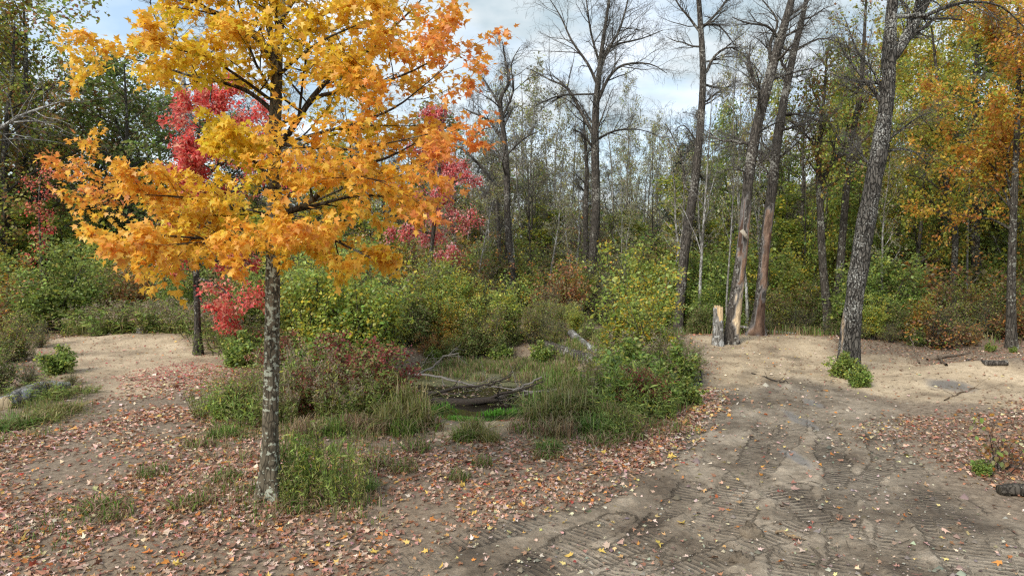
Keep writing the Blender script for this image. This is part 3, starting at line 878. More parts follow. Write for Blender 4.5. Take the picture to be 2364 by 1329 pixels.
# ---------------------------------------------------------------- trees whose trunks are traced limb by limb
def px_line(pts, Y, dY=0.0, n=None, it=2):
    """(px, py, width px) way-points at depth Y..Y+dY -> smooth world points and radii"""
    K = len(pts)
    P, R = [], []
    for k, q in enumerate(pts):
        y = Y + dY * (k / max(K - 1, 1))
        P.append(at(q[0], q[1], y)); R.append(q[2] * 0.5 * y / FPX)
    P, R = np.array(P), np.array(R)
    n = n or (K - 1) * 3 + 1
    # Catmull-Rom
    Q, RR = [], []
    for s_ in np.linspace(0, K - 1, n):
        i = min(int(s_), K - 2); f = s_ - i
        p0, p1, p2, p3 = P[max(i - 1, 0)], P[i], P[i + 1], P[min(i + 2, K - 1)]
        Q.append(0.5 * ((2 * p1) + (-p0 + p2) * f + (2 * p0 - 5 * p1 + 4 * p2 - p3) * f * f + (-p0 + 3 * p1 - 3 * p2 + p3) * f ** 3))
        RR.append(R[i] * (1 - f) + R[i + 1] * f)
    return np.array(Q), np.array(RR)

def trunk_mesh(mb, P, R, sides=22, rough=0.05, seed=0, flare=0.6, flare_h=0.3, colfn=None, fz=3.0, cap=False):
    T = np.gradient(P, axis=0); T = nrm(T)
    ax = np.array([1., 0, 0]) if abs(nrm(P[-1] - P[0])[0]) < 0.8 else np.array([0, 0, 1.])
    U = nrm(ax - (T @ ax)[:, None] * T); Wv = np.cross(T, U)
    s_ = np.concatenate([[0], np.cumsum(np.linalg.norm(np.diff(P, axis=0), axis=1))])
    a = np.arange(sides) / sides * 2 * np.pi
    A, Sg = np.meshgrid(a, s_)
    k = 1 + rough * (fbm(np.cos(A) * 2.2 + seed, np.sin(A) * 2.2 + Sg * fz, seed, 3) * 1.6)
    fl = flare * np.exp(-np.maximum(Sg - 0.25, 0) / flare_h)
    k = k + fl * (0.7 + 0.7 * np.maximum(np.sin(A * 4 + seed), -0.4))
    V = P[:, None] + (R[:, None] * k)[:, :, None] * (np.cos(a)[None, :, None] * U[:, None] + np.sin(a)[None, :, None] * Wv[:, None])
    n_ = len(P)
    i = np.arange(n_ - 1)[:, None] * sides; kk = np.arange(sides)[None]
    F = np.stack([i + kk, i + (kk + 1) % sides, i + sides + (kk + 1) % sides, i + sides + kk], -1).reshape(-1, 4)
    col = np.zeros((n_ * sides, 4)); col[:, :3] = 0.5
    if colfn is not None:
        col = colfn(Sg.ravel(), A.ravel(), V.reshape(-1, 3))
    mb.add(V.reshape(-1, 3), F, col)
    return V

def dense(P, R, step):
    s_ = np.concatenate([[0], np.cumsum(np.linalg.norm(np.diff(P, axis=0), axis=1))])
    t = np.arange(0, s_[-1] + step * 0.5, step)
    return np.stack([np.interp(t, s_, P[:, k]) for k in range(3)], 1), np.interp(t, s_, R)

def lists(P, R):
    D = nrm(np.gradient(P, axis=0))
    return [tuple(map(float, p)) for p in P], [float(r) for r in R], [tuple(map(float, d)) for d in D]

def hero_tree(name, label, cat, group, Y, path, limbs, S, seed, auto=10, t0=0.35, al=2.2, aang=0.8, bark=M_DEAD, twig=TWIGG, colfn=None, leaf=None, rough=0.05, flare=0.6, dY=0.0, alev=0.25, crown_name=None, limb_flat=0.0, sides=20, taper=0.5, limb_bark=None, lw=1.0, tw=0.84):
    rng = R_(seed)
    RMIN[0] = 0.00013 * Y
    path = [(q[0], q[1], q[2] * tw) for q in path]
    P, R = px_line(path, Y, dY)
    b0 = P[0].copy(); b0[2] = float(H0(P[0][0], P[0][1]))
    P[0][2] = min(P[0][2], b0[2] - 0.2)
    root = empty(name, tuple(b0), label, cat, group)
    P = P - b0
    Pd, Rd = dense(P, R, 0.09)
    tb = MB(); trunk_mesh(tb, Pd, Rd, sides, rough, seed, flare, 0.28, colfn)
    tb.build('trunk', bark, root, True)
    out = {}
    limb_lines = []
    for g in limbs:
        pts, dy = g[0], g[1]
        # start the limb on the trunk axis at the trunk's own depth there
        q0 = at(pts[0][0], pts[0][1], Y)
        tt = np.argmin(np.abs(Pd[:, 2] + b0[2] - q0[2])); y0 = Pd[tt, 1] + b0[1]
        lp, lr = px_line(pts, y0, dy)
        lp = lp - b0
        lr = lr * lw
        lp[0] = Pd[tt]
        limb_lines.append(lists(lp, lr))
    pl, rl, dl = lists(Pd, Rd)
    n_ = len(pl) - 1
    zmax = pl[-1][2]
    for k in range(auto):
        t = t0 + (0.98 - t0) * (k + rng.u(0.2, 0.8)) / max(auto, 1)
        i = int(t * n_)
        d = tilt(dl[i], aang + rng.g(0.2), rng, limb_flat)
        d = vn(d[0], d[1], d[2] + alev)
        L = al * (1 - taper * (t - t0) / (1 - t0)) * rng.u(0.6, 1.2)
        limb_lines.append(sweep(rng, pl[i], d, L, rl[i] * rng.u(0.25, 0.45), dict(seg=8, wig=0.14, trop=0.03, tip=0.15)))
    for ll in limb_lines:
        L = sum(math.dist(ll[0][k], ll[0][k + 1]) for k in range(len(ll[0]) - 1))
        sub = {}
        branch_out(rng, ll[0], ll[1], ll[2], L, 0, S, sub)
        lb = MB()
        lb.tubes([(ll[0], ll[1])], 7, (0.5, 0.5, 0.5, 0))
        if 0 in sub:
            lb.tubes([(a, b_) for a, b_, c in sub[0]], 4, (0.5, 0.5, 0.5, 0))
        lb.build('limb', limb_bark or bark, root, True)
        for lv, ls in sub.items():
            out.setdefault(lv, []).extend(ls)
    cb = MB()
    for lv in range(1, len(S)):
        cb.tubes([(a, b_) for a, b_, c in out.get(lv, [])], 3, twig)
    lv_out = None
    if leaf:
        lv_out = leaf_cloud(cb, out[len(S) - 1], leaf['per'], leaf['size'], leaf.get('pal'), leaf['tmpl'], seed, spread=leaf.get('spread', 0.06), droop=leaf.get('droop', 0.35), tilt_=leaf.get('tilt', 0.5), colfn=leaf.get('colfn'))
    co = cb.build('crown' if leaf else 'twig_crown', M_LEAF, root)
    co['kind'] = 'stuff'
    RMIN[0] = 0.004
    return root, b0, lv_out

# --- the yellow and orange maple: its 300 largest leaves are leaves of their own
T_STARM = (T_STAR[0] * np.array([1.08, 1, 1]) + np.stack([np.zeros(11), np.zeros(11), -0.12 * T_STAR[0][:, 1] ** 2 - 0.2 * T_STAR[0][:, 0] ** 2], 1), T_STAR[1])
MY = float(gp(625, 1143)[1])
S_MAPLE = [dict(n=9, t0=0.12, ang=0.85, len=0.46, taper=0.35, rr=0.5, seg=5, wig=0.13, flat=0.85, lift=0.0),
           dict(n=6, t0=0.15, ang=0.8, len=0.52, taper=0.3, rr=0.55, seg=4, wig=0.14, flat=0.85)]
m_path = [(622, 1150, 52), (624, 1000, 43), (627, 850, 41), (629, 700, 40), (631, 560, 38), (632, 430, 37), (634, 320, 34), (638, 200, 30), (643, 90, 25), (650, 0, 21), (655, -130, 15), (652, -270, 8), (650, -340, 4)]
m_limbs = [
    ([(628, 562, 16), (540, 552, 13), (440, 525, 10), (340, 480, 8), (240, 448, 5), (150, 428, 2.5)], 0.5),
    ([(626, 566, 11), (560, 560, 8), (470, 552, 6), (360, 545, 4), (260, 540, 2)], -1.2),
    ([(632, 548, 12), (700, 540, 9), (780, 550, 7), (840, 575, 5), (890, 596, 2.5)], -0.7),
    ([(634, 540, 10), (690, 545, 7), (740, 548, 5), (790, 545, 3)], -1.4),
    ([(634, 500, 16), (720, 470, 13), (790, 420, 11), (850, 385, 8), (930, 365, 6), (1010, 330, 2.5)], -0.8),
    ([(634, 498, 12), (740, 475, 9), (830, 455, 7), (910, 452, 5), (975, 470, 2)], 0.7),
    ([(632, 500, 11), (560, 485, 8), (480, 470, 6), (390, 455, 4), (290, 450, 2)], -0.9),
    ([(630, 545, 10), (560, 530, 8), (470, 515, 6), (370, 500, 4), (260, 480, 2)], 1.0),
    ([(630, 560, 10), (570, 560, 7), (500, 560, 5), (420, 560, 3), (350, 565, 1.5)], -1.6),
    ([(634, 470, 10), (700, 440, 8), (780, 415, 6), (860, 410, 4), (930, 420, 2)], -1.5),
    ([(634, 352, 16), (690, 285, 14), (735, 225, 13), (800, 165, 10), (880, 115, 8), (960, 55, 5), (1035, -10, 2)], 0.6),
    ([(690, 288, 8), (740, 228, 10), (820, 210, 8), (920, 190, 6), (1010, 160, 4), (1100, 115, 2)], -0.6),
    ([(637, 340, 10), (740, 310, 8), (850, 285, 7), (950, 250, 5), (1020, 205, 3), (1095, 150, 2)], -1.0),
    ([(634, 330, 9), (720, 340, 7), (820, 345, 6), (910, 335, 4), (1040, 310, 2)], -1.3),
    ([(632, 420, 10), (580, 370, 8), (540, 330, 6), (500, 310, 4)], -1.0),
    ([(636, 262, 12), (570, 215, 10), (500, 192, 8), (410, 175, 6), (320, 150, 4), (210, 128, 2)], -0.3),
    ([(636, 240, 9), (560, 190, 7), (470, 140, 5), (380, 115, 4), (270, 100, 2)], -1.0),
    ([(640, 155, 15), (585, 80, 13), (520, 45, 11), (440, 15, 8), (380, -20, 4)], 0.3),
    ([(640, 150, 15), (618, 60, 13), (605, -30, 11), (590, -130, 8), (560, -230, 3)], 0.3),
    ([(645, 60, 12), (700, -20, 10), (770, -90, 7), (850, -150, 3)], -0.4),
    ([(642, 120, 10), (720, 60, 8), (810, 10, 6), (900, -40, 3)], -0.8),
    ([(646, 20, 10), (560, -60, 8), (470, -110, 5), (390, -150, 2)], -0.5),
    ([(640, 180, 9), (700, 130, 7), (770, 90, 5), (850, 60, 3)], -1.3),
]
m_limbs = [([(632 + (q[0] - 632) * 0.87, q[1], q[2]) for q in L_], d_) for L_, d_ in m_limbs]
TRX = float(at(632, 400, MY)[0])
mbase = gp(622, 1150)
def maple_cols(p, rg):
    """yellow inside, orange to red at the outer tips and the top"""
    K = len(p)
    r = np.hypot(p[:, 0], p[:, 1])
    u = (np.clip(r / 2.7, 0, 1.15) ** 1.5) * 0.70 - 0.03 * np.clip((p[:, 2] - 4.0) / 2.5, -0.3, 1) + 0.42 * vnoise(p[:, 0] * 1.7, p[:, 2] * 1.7 + p[:, 1], 5) + rg.normal(0, 0.13, K)
    st = np.array([-0.35, -0.05, 0.12, 0.45, 0.72, 1.0])
    cs = np.array([(0.50, 0.50, 0.04), (0.76, 0.56, 0.035), (0.86, 0.57, 0.07), (0.86, 0.46, 0.075), (0.82, 0.33, 0.085), (0.76, 0.24, 0.09)])
    c = np.stack([np.interp(u, st, cs[:, k]) for k in range(3)], 1)
    return np.clip(c * np.exp(rg.normal(0, 0.13, (K, 1))), 0.01, 0.9)
SIG[0] = 0.14
maple, mb0, mleaf = hero_tree('maple_tree', 'young maple in full yellow and orange leaf on a lichen-spotted trunk', 'tree', None, MY, m_path, m_limbs, S_MAPLE, 11, auto=5, t0=0.62, al=1.8, aang=1.0,
    bark=M_MAPLE, twig=TWIGD, leaf=dict(per=19, size=0.070, tmpl=T_STARM, spread=0.035, droop=0.30, tilt=0.48, colfn=maple_cols), rough=0.04, flare=0.6, limb_flat=0.5, sides=28, limb_bark=M_LIMB, tw=0.84)
# the maple leaves that show largest become single parts
crown = [c for c in COL.objects if c.parent == maple and c.name.startswith('crown')][0]
def leaf_parts(parent, b0, arr, count, tmpl, seed):
    p, tip, nor, sz, c = arr
    d = np.linalg.norm(p + b0 - np.array([0, 0, CAMZ]), axis=1)
    px, py = to_px(p[:, 0] + b0[0], p[:, 1] + b0[1], p[:, 2] + b0[2])
    vis = (px > 10) & (px < 2354) & (py > 10) & (py < 1319)
    score = np.where(vis, sz / d, 0)
    idx = np.argsort(-score)[:count]
    return idx
p = np.concatenate([a[0] for a in mleaf]); tip = np.concatenate([a[1] for a in mleaf]); nor = np.concatenate([a[2] for a in mleaf]); sz = np.concatenate([a[3] for a in mleaf]); cc_ = np.concatenate([a[4] for a in mleaf])
idx = leaf_parts(maple, mb0, (p, tip, nor, sz, cc_), 300, T_MAPLE, 1)
def leaf_variants(cols, tmpl, mat, name, n=14, seed=3):
    rg = np.random.default_rng(seed)
    sel = cols[rg.choice(len(cols), n, replace=False)]
    out = []
    for k in range(n):
        tv = tmpl[0].copy()
        tv[:, 2] += 0.18 * (tv[:, 0] * rg.normal()) ** 2 * np.sign(rg.normal()) + 0.06 * rg.normal(0, 1, len(tv)) * (np.arange(len(tv)) > 0)
        b_ = MB(); b_.add(tv, tmpl[1], np.array([*sel[k], 1.0])); out.append(b_.data(name, mat))
    return sel, out
from mathutils import Matrix
def leaf_object(name, me, pos, tip, nor, size):
    t = nrm(tip); s_ = nrm(np.cross(t, nor)); u = np.cross(s_, t)
    o = bpy.data.objects.new(name, me)
    M = np.eye(4); M[:3, 0] = s_ * size; M[:3, 1] = t * size; M[:3, 2] = u * size; M[:3, 3] = pos
    o.matrix_local = Matrix(M.tolist())
    COL.objects.link(o)
    return o
sel, vmesh = leaf_variants(cc_[idx], T_MAPLE, M_LEAF, 'leaf')
for k in idx:
    j = int(np.argmin(((sel - cc_[k]) ** 2).sum(1)))
    o = leaf_object('leaf', vmesh[j], p[k], tip[k], nor[k], sz[k])
    o.parent = maple
# take those leaves out of the joined crown mesh
me = crown.data
nv = len(me.vertices)
co = np.empty(nv * 3, np.float32); me.vertices.foreach_get('co', co); co = co.reshape(-1, 3)
kleaf = len(T_STARM[0]); tot = len(p) * kleaf; start = nv - tot
for k in idx:
    co[start + k * kleaf: start + (k + 1) * kleaf] = p[k] + np.array([0, 0, 0.0])   # collapsed to its stalk
me.vertices.foreach_set('co', co.ravel()); me.update()

SIG[0] = 0.25
# ---------------------------------------------------------------- red maples
T_LOBE = (np.array([(0, 0.0, 0), (0.42, 0.12, 0.10), (0.20, 0.45, 0), (0.0, 1.0, -0.1), (-0.20, 0.45, 0), (-0.42, 0.12, 0.10)]), np.array([(0, 1, 2, 3), (0, 3, 4, 5)]))
S_RED = [dict(n=8, t0=0.15, ang=0.85, len=0.42, taper=0.3, rr=0.5, seg=4, wig=0.14, flat=0.55, lift=0.05),
         dict(n=5, t0=0.15, ang=0.8, len=0.5, taper=0.3, rr=0.55, seg=3, wig=0.18, flat=0.5)]
hero_tree('maple_tree', 'scarlet maple standing at the edge of the sandy clearing', 'tree', None, float(gp(457, 818)[1]),
    [(458, 822, 24), (456, 740, 17), (453, 640, 16), (455, 520, 14), (462, 400, 11), (475, 300, 8), (485, 230, 4), (490, 180, 2)],
    [([(455, 640, 7), (500, 660, 5), (560, 700, 3), (600, 690, 1.5)], -0.6), ([(454, 610, 6), (520, 600, 5), (580, 610, 2)], 0.5), ([(455, 560, 6), (420, 590, 3), (395, 610, 1.5)], -0.3),
     ([(456, 480, 7), (540, 440, 5), (620, 400, 3), (690, 370, 1.5)], -0.4), ([(460, 420, 6), (540, 360, 4), (620, 330, 2)], 0.4), ([(460, 410, 6), (420, 330, 3), (405, 265, 1.5)], 0.2),
     ([(466, 350, 5), (540, 300, 3), (600, 250, 2)], -0.2), ([(456, 500, 6), (420, 440, 4), (405, 400, 2)], -0.3), ([(458, 690, 4), (500, 720, 2.5), (540, 735, 1.5)], -0.3)],
    S_RED, 21, auto=14, t0=0.38, al=1.5, aang=1.1, bark=M_BARK, twig=TWIGD, leaf=dict(per=17, size=0.088, tmpl=T_LOBE, pal=PAL['red'], spread=0.07, droop=0.4), limb_flat=0.4, flare=0.4, sides=12)
hero_tree('maple_tree', 'crimson pink maple rising out of the thicket behind the pond', 'tree', None, 25.5,
    [(985, 745, 14), (990, 640, 12), (1000, 540, 11), (1012, 420, 9), (1020, 320, 6), (1025, 240, 3)],
    [([(1000, 520, 5), (1040, 500, 4), (1090, 500, 2)], -0.6), ([(1000, 540, 5), (950, 530, 3), (915, 535, 1.5)], -0.4), ([(996, 590, 5), (1030, 590, 3), (1050, 585, 1.5)], -0.5), ([(1010, 450, 5), (1050, 420, 3), (1080, 410, 1.5)], -0.5)],
    S_RED, 23, auto=12, t0=0.36, al=1.75, aang=1.1, bark=M_BARK, twig=TWIGD, leaf=dict(per=19, size=0.085, tmpl=T_DIA, pal=PAL['crimson'], spread=0.09, droop=0.35), limb_flat=0.6, flare=0.3, sides=10)
hero_tree('maple_tree', 'thin red-leaved maple sapling beside the round green bush', 'tree', None, 26.0,
    [(98, 760, 8), (96, 640, 6), (92, 540, 5), (90, 450, 4), (95, 400, 2)], [], S_RED, 25, auto=9, t0=0.42, al=0.95, aang=1.1, bark=M_BARK, twig=TWIGD,
    leaf=dict(per=2.4, size=0.09, tmpl=T_DIA, pal=PAL['red'], spread=0.12), limb_flat=0.4, flare=0.2, sides=8)

# ---------------------------------------------------------------- the bare and dying trees
def peel_fn(segs, seed):
    """segs: (s0, s1, angle, half-width, rgb): strips where the bark has come off"""
    def f(s_, A, V):
        col = np.zeros((len(s_), 4)); col[:, :3] = 0.5
        for s0, s1, a0, hw, rgb in segs:
            da = np.abs((A - a0 + np.pi) % (2 * np.pi) - np.pi)
            e = 0.8 * fbm(s_ * 1.3, A * 1.6, seed, 4)
            mk = smooth(hw + 0.12, hw - 0.12, da + e * 1.6) * smooth(s0 - 0.1, s0 + 0.08, s_ + e * 0.6) * smooth(s1 + 0.1, s1 - 0.08, s_ + e * 0.6)
            vr = np.clip(1 + 1.3 * fbm(s_ * 5, A * 3.5, seed + 9, 3), 0.35, 1.8)[:, None]
            col[:, :3] = col[:, :3] * (1 - mk[:, None]) + np.array(rgb) * vr * mk[:, None]
            col[:, 3] = np.maximum(col[:, 3], mk)
        return col
    return f
S_TW = [dict(n=12, t0=0.12, ang=0.7, angs=0.25, len=0.55, taper=0.45, rr=0.45, seg=6, wig=0.17, trop=0.02),
        dict(n=8, t0=0.1, ang=0.75, angs=0.25, len=0.50, taper=0.35, rr=0.5, seg=3, wig=0.26, trop=-0.01),
        dict(n=4, t0=0.1, ang=0.75, len=0.6, taper=0.3, rr=0.6, seg=1, wig=0.3)]
S_TW2 = S_TW[:2]
CAMANG = math.pi * 0.5          # trunk angle that faces the camera (checked against the frame below)
PW, PO, PB = (0.58, 0.45, 0.29), (0.27, 0.17, 0.115), (0.13, 0.08, 0.058)
hero_tree('dead_tree', 'leaning dead tree with pale splintered wood near its base', 'tree', None, 20.1,
    [(1688, 800, 42), (1695, 720, 37), (1708, 620, 31), (1717, 540, 29), (1726, 430, 27), (1742, 320, 28), (1768, 210, 27), (1797, 105, 24), (1827, 0, 18), (1850, -110, 12), (1865, -200, 5)],
    [([(1780, 160, 11), (1778, 100, 9), (1795, 50, 6), (1760, 0, 3)], 0.2), ([(1800, 90, 9), (1770, 60, 6), (1730, 55, 4), (1690, 40, 2)], -0.4), ([(1745, 310, 6), (1790, 285, 4), (1830, 280, 2)], 0.5),
     ([(1815, 40, 8), (1860, 10, 5), (1900, -40, 2)], 0.3), ([(1730, 400, 5), (1690, 390, 3), (1650, 400, 1.5)], -0.5)],
    S_TW, 31, auto=12, t0=0.42, al=1.9, aang=1.1, bark=M_DEAD, alev=0.05, lw=0.85, flare=0.25,
    colfn=peel_fn([(0.55, 1.55, -1.15, 0.42, PW), (0.3, 1.9, -0.6, 0.35, PW), (1.9, 2.7, -1.5, 0.6, PO), (2.6, 4.4, -1.1, 0.55, PO), (2.8, 4.6, -2.2, 0.6, PB)], 3))
hero_tree('dead_tree', 'dead tree with reddish bark peeled off its trunk, behind the splintered one', 'tree', None, 22.0,
    [(1745, 782, 40), (1754, 700, 29), (1762, 620, 27), (1769, 540, 27), (1782, 440, 27), (1797, 310, 24), (1820, 180, 19), (1845, 70, 15), (1866, -20, 11), (1890, -140, 5)],
    [([(1785, 420, 8), (1760, 380, 5), (1740, 350, 3), (1700, 345, 1.5)], 0.3), ([(1822, 170, 8), (1800, 130, 6), (1815, 70, 4), (1790, 30, 2)], -0.3), ([(1832, 120, 7), (1890, 90, 5), (1940, 100, 3), (1980, 130, 1.5)], -0.3),
     ([(1803, 270, 6), (1860, 260, 4), (1920, 270, 2)], 0.4), ([(1790, 370, 6), (1840, 330, 4), (1890, 250, 2)], -0.4)],
    S_TW, 33, auto=12, t0=0.42, al=1.9, aang=1.1, bark=M_DEAD, alev=0.05, lw=0.85, flare=0.5,
    colfn=peel_fn([(1.7, 4.3, -1.5, 0.95, (0.30, 0.20, 0.145)), (1.9, 3.8, -0.9, 0.5, (0.20, 0.115, 0.08)), (-0.1, 1.35, -1.3, 1.0, PB), (0.0, 0.5, -2.3, 0.5, PO)], 5))
hero_tree('aspen_tree', 'thick leaning tree with deeply furrowed lichen-flecked bark by the track', 'tree', None, float(gp(1955, 858)[1]),
    [(1957, 858, 62), (1963, 770, 57), (1974, 680, 54), (1990, 570, 52), (2012, 440, 50), (2033, 330, 46), (2050, 210, 41), (2053, 110, 37), (2061, 0, 31), (2070, -110, 22), (2075, -220, 8)],
    [([(2056, 140, 26), (2092, 85, 25), (2122, 30, 22), (2152, -20, 17), (2200, -110, 6)], 0.3), ([(2128, 42, 9), (2180, 18, 8), (2240, 5, 6), (2310, 15, 4), (2370, 70, 2)], 0.0),
     ([(2045, 250, 8), (2020, 170, 6), (1980, 120, 4), (1950, 40, 2)], 0.4), ([(2030, 340, 7), (2080, 300, 5), (2120, 270, 3), (2150, 260, 1.5)], -0.4), ([(2020, 400, 8), (1985, 350, 5), (1960, 310, 2)], 0.5),
     ([(2022, 360, 6), (2070, 345, 5), (2110, 350, 3), (2140, 380, 1.5)], 0.5)],
    S_TW, 35, auto=6, t0=0.55, al=1.8, aang=1.1, bark=M_OAK, rough=0.10, flare=0.28, sides=36, tw=0.74,
    colfn=peel_fn([(0.35, 1.35, -2.95, 0.35, (0.40, 0.30, 0.20))], 9))
hero_tree('dead_tree', 'dead grey tree with drooping bare limbs at the edge of the sand clearing', 'tree', None, 25.0,
    [(1565, 765, 28), (1572, 680, 27), (1582, 570, 26), (1604, 420, 23), (1617, 290, 20), (1623, 160, 17), (1613, 0, 13), (1606, -110, 7), (1604, -170, 3)],
    [([(1628, 175, 9), (1650, 130, 7), (1690, 110, 5), (1740, 150, 3), (1770, 190, 1.5)], -0.3), ([(1620, 80, 8), (1590, 40, 6), (1560, 0, 4), (1545, -60, 2)], 0.3), ([(1622, 65, 8), (1660, 25, 6), (1690, -20, 3)], 0.3),
     ([(1625, 240, 6), (1655, 215, 5), (1690, 195, 2)], 0.5), ([(1617, 60, 7), (1660, 60, 5), (1700, 110, 2)], -0.4), ([(1580, 450, 8), (1575, 370, 5), (1550, 310, 3), (1535, 285, 1.5)], 0.2), ([(1610, 330, 5), (1580, 290, 3), (1560, 300, 1.5)], 0.4)],
    S_TW, 37, auto=13, t0=0.38, al=1.7, aang=1.25, bark=M_DEAD, alev=-0.05, flare=0.3, lw=0.85)
hero_tree('bare_tree', 'tall bare tree with wide fanning limbs behind the fallen logs', 'tree', None, 31.0,
    [(1362, 720, 26), (1368, 600, 24), (1376, 480, 23), (1374, 360, 22), (1375, 260, 19), (1382, 180, 15), (1390, 110, 11), (1402, 30, 8), (1412, -60, 5), (1415, -140, 2)],
    [([(1374, 320, 12), (1345, 265, 10), (1310, 205, 8), (1270, 185, 5), (1225, 160, 2.5)], 0.3), ([(1320, 218, 6), (1280, 225, 5), (1235, 245, 2.5)], -0.6), ([(1380, 200, 10), (1358, 150, 8), (1320, 95, 6), (1295, 40, 4), (1270, 0, 2)], 0.4),
     ([(1378, 240, 11), (1405, 180, 9), (1440, 150, 7), (1500, 148, 4), (1540, 170, 2)], -0.5), ([(1390, 130, 9), (1425, 80, 7), (1445, 20, 5), (1460, -50, 2)], 0.4), ([(1374, 325, 8), (1420, 302, 6), (1480, 300, 3), (1530, 320, 1.5)], 0.5),
     ([(1374, 350, 8), (1350, 315, 6), (1325, 298, 3)], -0.4), ([(1382, 170, 9), (1410, 110, 7), (1480, 90, 4), (1530, 70, 2)], 0.3), ([(1385, 150, 8), (1365, 80, 6), (1355, 10, 4), (1350, -50, 2)], -0.3)],
    S_TW, 39, auto=12, t0=0.45, al=2.9, aang=0.75, bark=M_DEAD, flare=0.3, lw=0.8)
hero_tree('bare_tree', 'slender companion trunk close beside the fanning bare tree', 'tree', None, 31.8,
    [(1352, 720, 17), (1353, 600, 15), (1352, 500, 14), (1355, 400, 11), (1350, 310, 7), (1345, 240, 3)], [], S_TW, 41, auto=10, t0=0.5, al=1.1, aang=0.9, bark=M_DEAD, flare=0.3, sides=12)
hero_tree('bare_tree', 'crooked bare tree with curved upper trunk behind the pond', 'tree', None, 29.0,
    [(1184, 735, 22), (1183, 640, 20), (1172, 520, 18), (1170, 400, 17), (1163, 310, 14), (1155, 230, 11), (1175, 190, 8), (1165, 130, 5), (1160, 95, 2)],
    [([(1165, 330, 8), (1130, 280, 6), (1090, 260, 4), (1070, 250, 1.5)], 0.4), ([(1158, 250, 7), (1130, 205, 5), (1115, 180, 2)], 0.3), ([(1160, 270, 6), (1185, 210, 5), (1180, 150, 3), (1200, 110, 1.5)], -0.4), ([(1168, 360, 5), (1210, 320, 4), (1250, 300, 1.5)], -0.5)],
    S_TW, 43, auto=10, t0=0.5, al=1.8, aang=0.9, bark=M_DEAD, flare=0.3, sides=14)
hero_tree('bare_tree', 'bare tree with its top bent over beside the crimson maple', 'tree', None, 30.5,
    [(1150, 735, 12), (1152, 620, 12), (1150, 520, 11), (1142, 440, 10), (1115, 390, 9), (1080, 355, 6), (1060, 340, 3)], [], S_TW, 45, auto=9, t0=0.45, al=1.3, aang=1.0, bark=M_DEAD, flare=0.2, sides=10)
hero_tree('living_tree', 'dark mossy tree forking to one side behind the furrowed leaning trunk', 'tree', None, 22.6,
    [(1916, 785, 30), (1908, 700, 23), (1898, 590, 20), (1893, 470, 18), (1890, 380, 15), (1897, 280, 11), (1905, 190, 7), (1910, 110, 3)],
    [([(1896, 430, 13), (1920, 375, 11), (1965, 345, 8), (2010, 310, 4)], 0.2), ([(1890, 350, 6), (1850, 300, 5), (1815, 275, 2)], 0.3)],
    S_TW2, 47, auto=11, t0=0.45, al=1.7, aang=1.0, bark=M_BARK, flare=0.35, leaf=dict(per=2.2, size=0.10, tmpl=T_DIA, pal=PAL['oak_gold'], spread=0.14), twig=TWIG)
hero_tree('living_tree', 'curving dark trunk between the mossy tree and the furrowed one', 'tree', None, 23.6,
    [(1940, 780, 24), (1936, 680, 21), (1944, 560, 19), (1953, 450, 18), (1963, 340, 16), (1982, 240, 14), (1992, 140, 11), (1998, 30, 7), (2003, -80, 3)],
    [([(1960, 360, 8), (1930, 310, 6), (1890, 240, 4), (1865, 180, 2)], 0.2), ([(1985, 220, 6), (1950, 200, 4), (1925, 190, 2)], -0.4)],
    S_TW2, 49, auto=10, t0=0.48, al=1.6, aang=0.95, bark=M_BARK, flare=0.35, leaf=dict(per=1.6, size=0.10, tmpl=T_DIA, pal=PAL['oak_gold'], spread=0.14), twig=TWIG)
for k, (path, Y, lab) in enumerate((
        ([(2336, 818, 30), (2334, 700, 22), (2337, 560, 19), (2342, 440, 17), (2348, 300, 14), (2352, 160, 10), (2350, 20, 5)], 19.2, 'straight scaly trunk of an orange maple standing clear of the undergrowth'),
        ([(2252, 760, 26), (2254, 640, 24), (2250, 520, 24), (2258, 400, 20), (2250, 270, 15), (2255, 120, 9), (2250, 0, 4)], 25.5, 'dark thick maple trunk in the brown undergrowth by the root tangle'),
        ([(2185, 770, 14), (2200, 640, 15), (2205, 540, 16), (2188, 440, 17), (2170, 330, 13), (2165, 200, 9), (2150, 60, 4)], 24.0, 'crooked dark maple trunk standing just behind the root tangle'))):
    hero_tree('maple_tree', lab, 'tree', None, Y, path, [], [dict(n=9, t0=0.15, ang=0.85, len=0.42, taper=0.3, rr=0.5, seg=5, wig=0.15, flat=0.7), dict(n=6, t0=0.12, ang=0.8, len=0.46, taper=0.3, rr=0.5, seg=3, wig=0.2, flat=0.6)],
        51 + k, auto=24, t0=0.36, al=2.9, aang=1.15, bark=M_BARK, twig=TWIG, flare=0.4, limb_flat=0.3, leaf=dict(per=(13, 8, 8)[k], size=0.095, tmpl=T_DIA, pal=PAL[('orange', 'yellow', 'yellow')[k]], spread=0.09), taper=0.45, sides=14)

hero_tree('bare_tree', 'pale dead tree reaching bare limbs out in front of the oaks', 'tree', None, 27.0,
    [(-95, 800, 26), (-92, 600, 24), (-88, 400, 20), (-80, 240, 15), (-70, 100, 9), (-65, 0, 3)],
    [([(-88, 380, 9), (-30, 320, 8), (40, 272, 7), (100, 248, 5), (165, 228, 2)], -0.3), ([(-86, 330, 7), (0, 290, 5), (70, 280, 4), (130, 285, 1.5)], 0.3)],
    S_TW2, 61, auto=6, t0=0.5, al=1.8, aang=0.9, bark=M_PALE, flare=0.3, sides=10, tw=1.0)
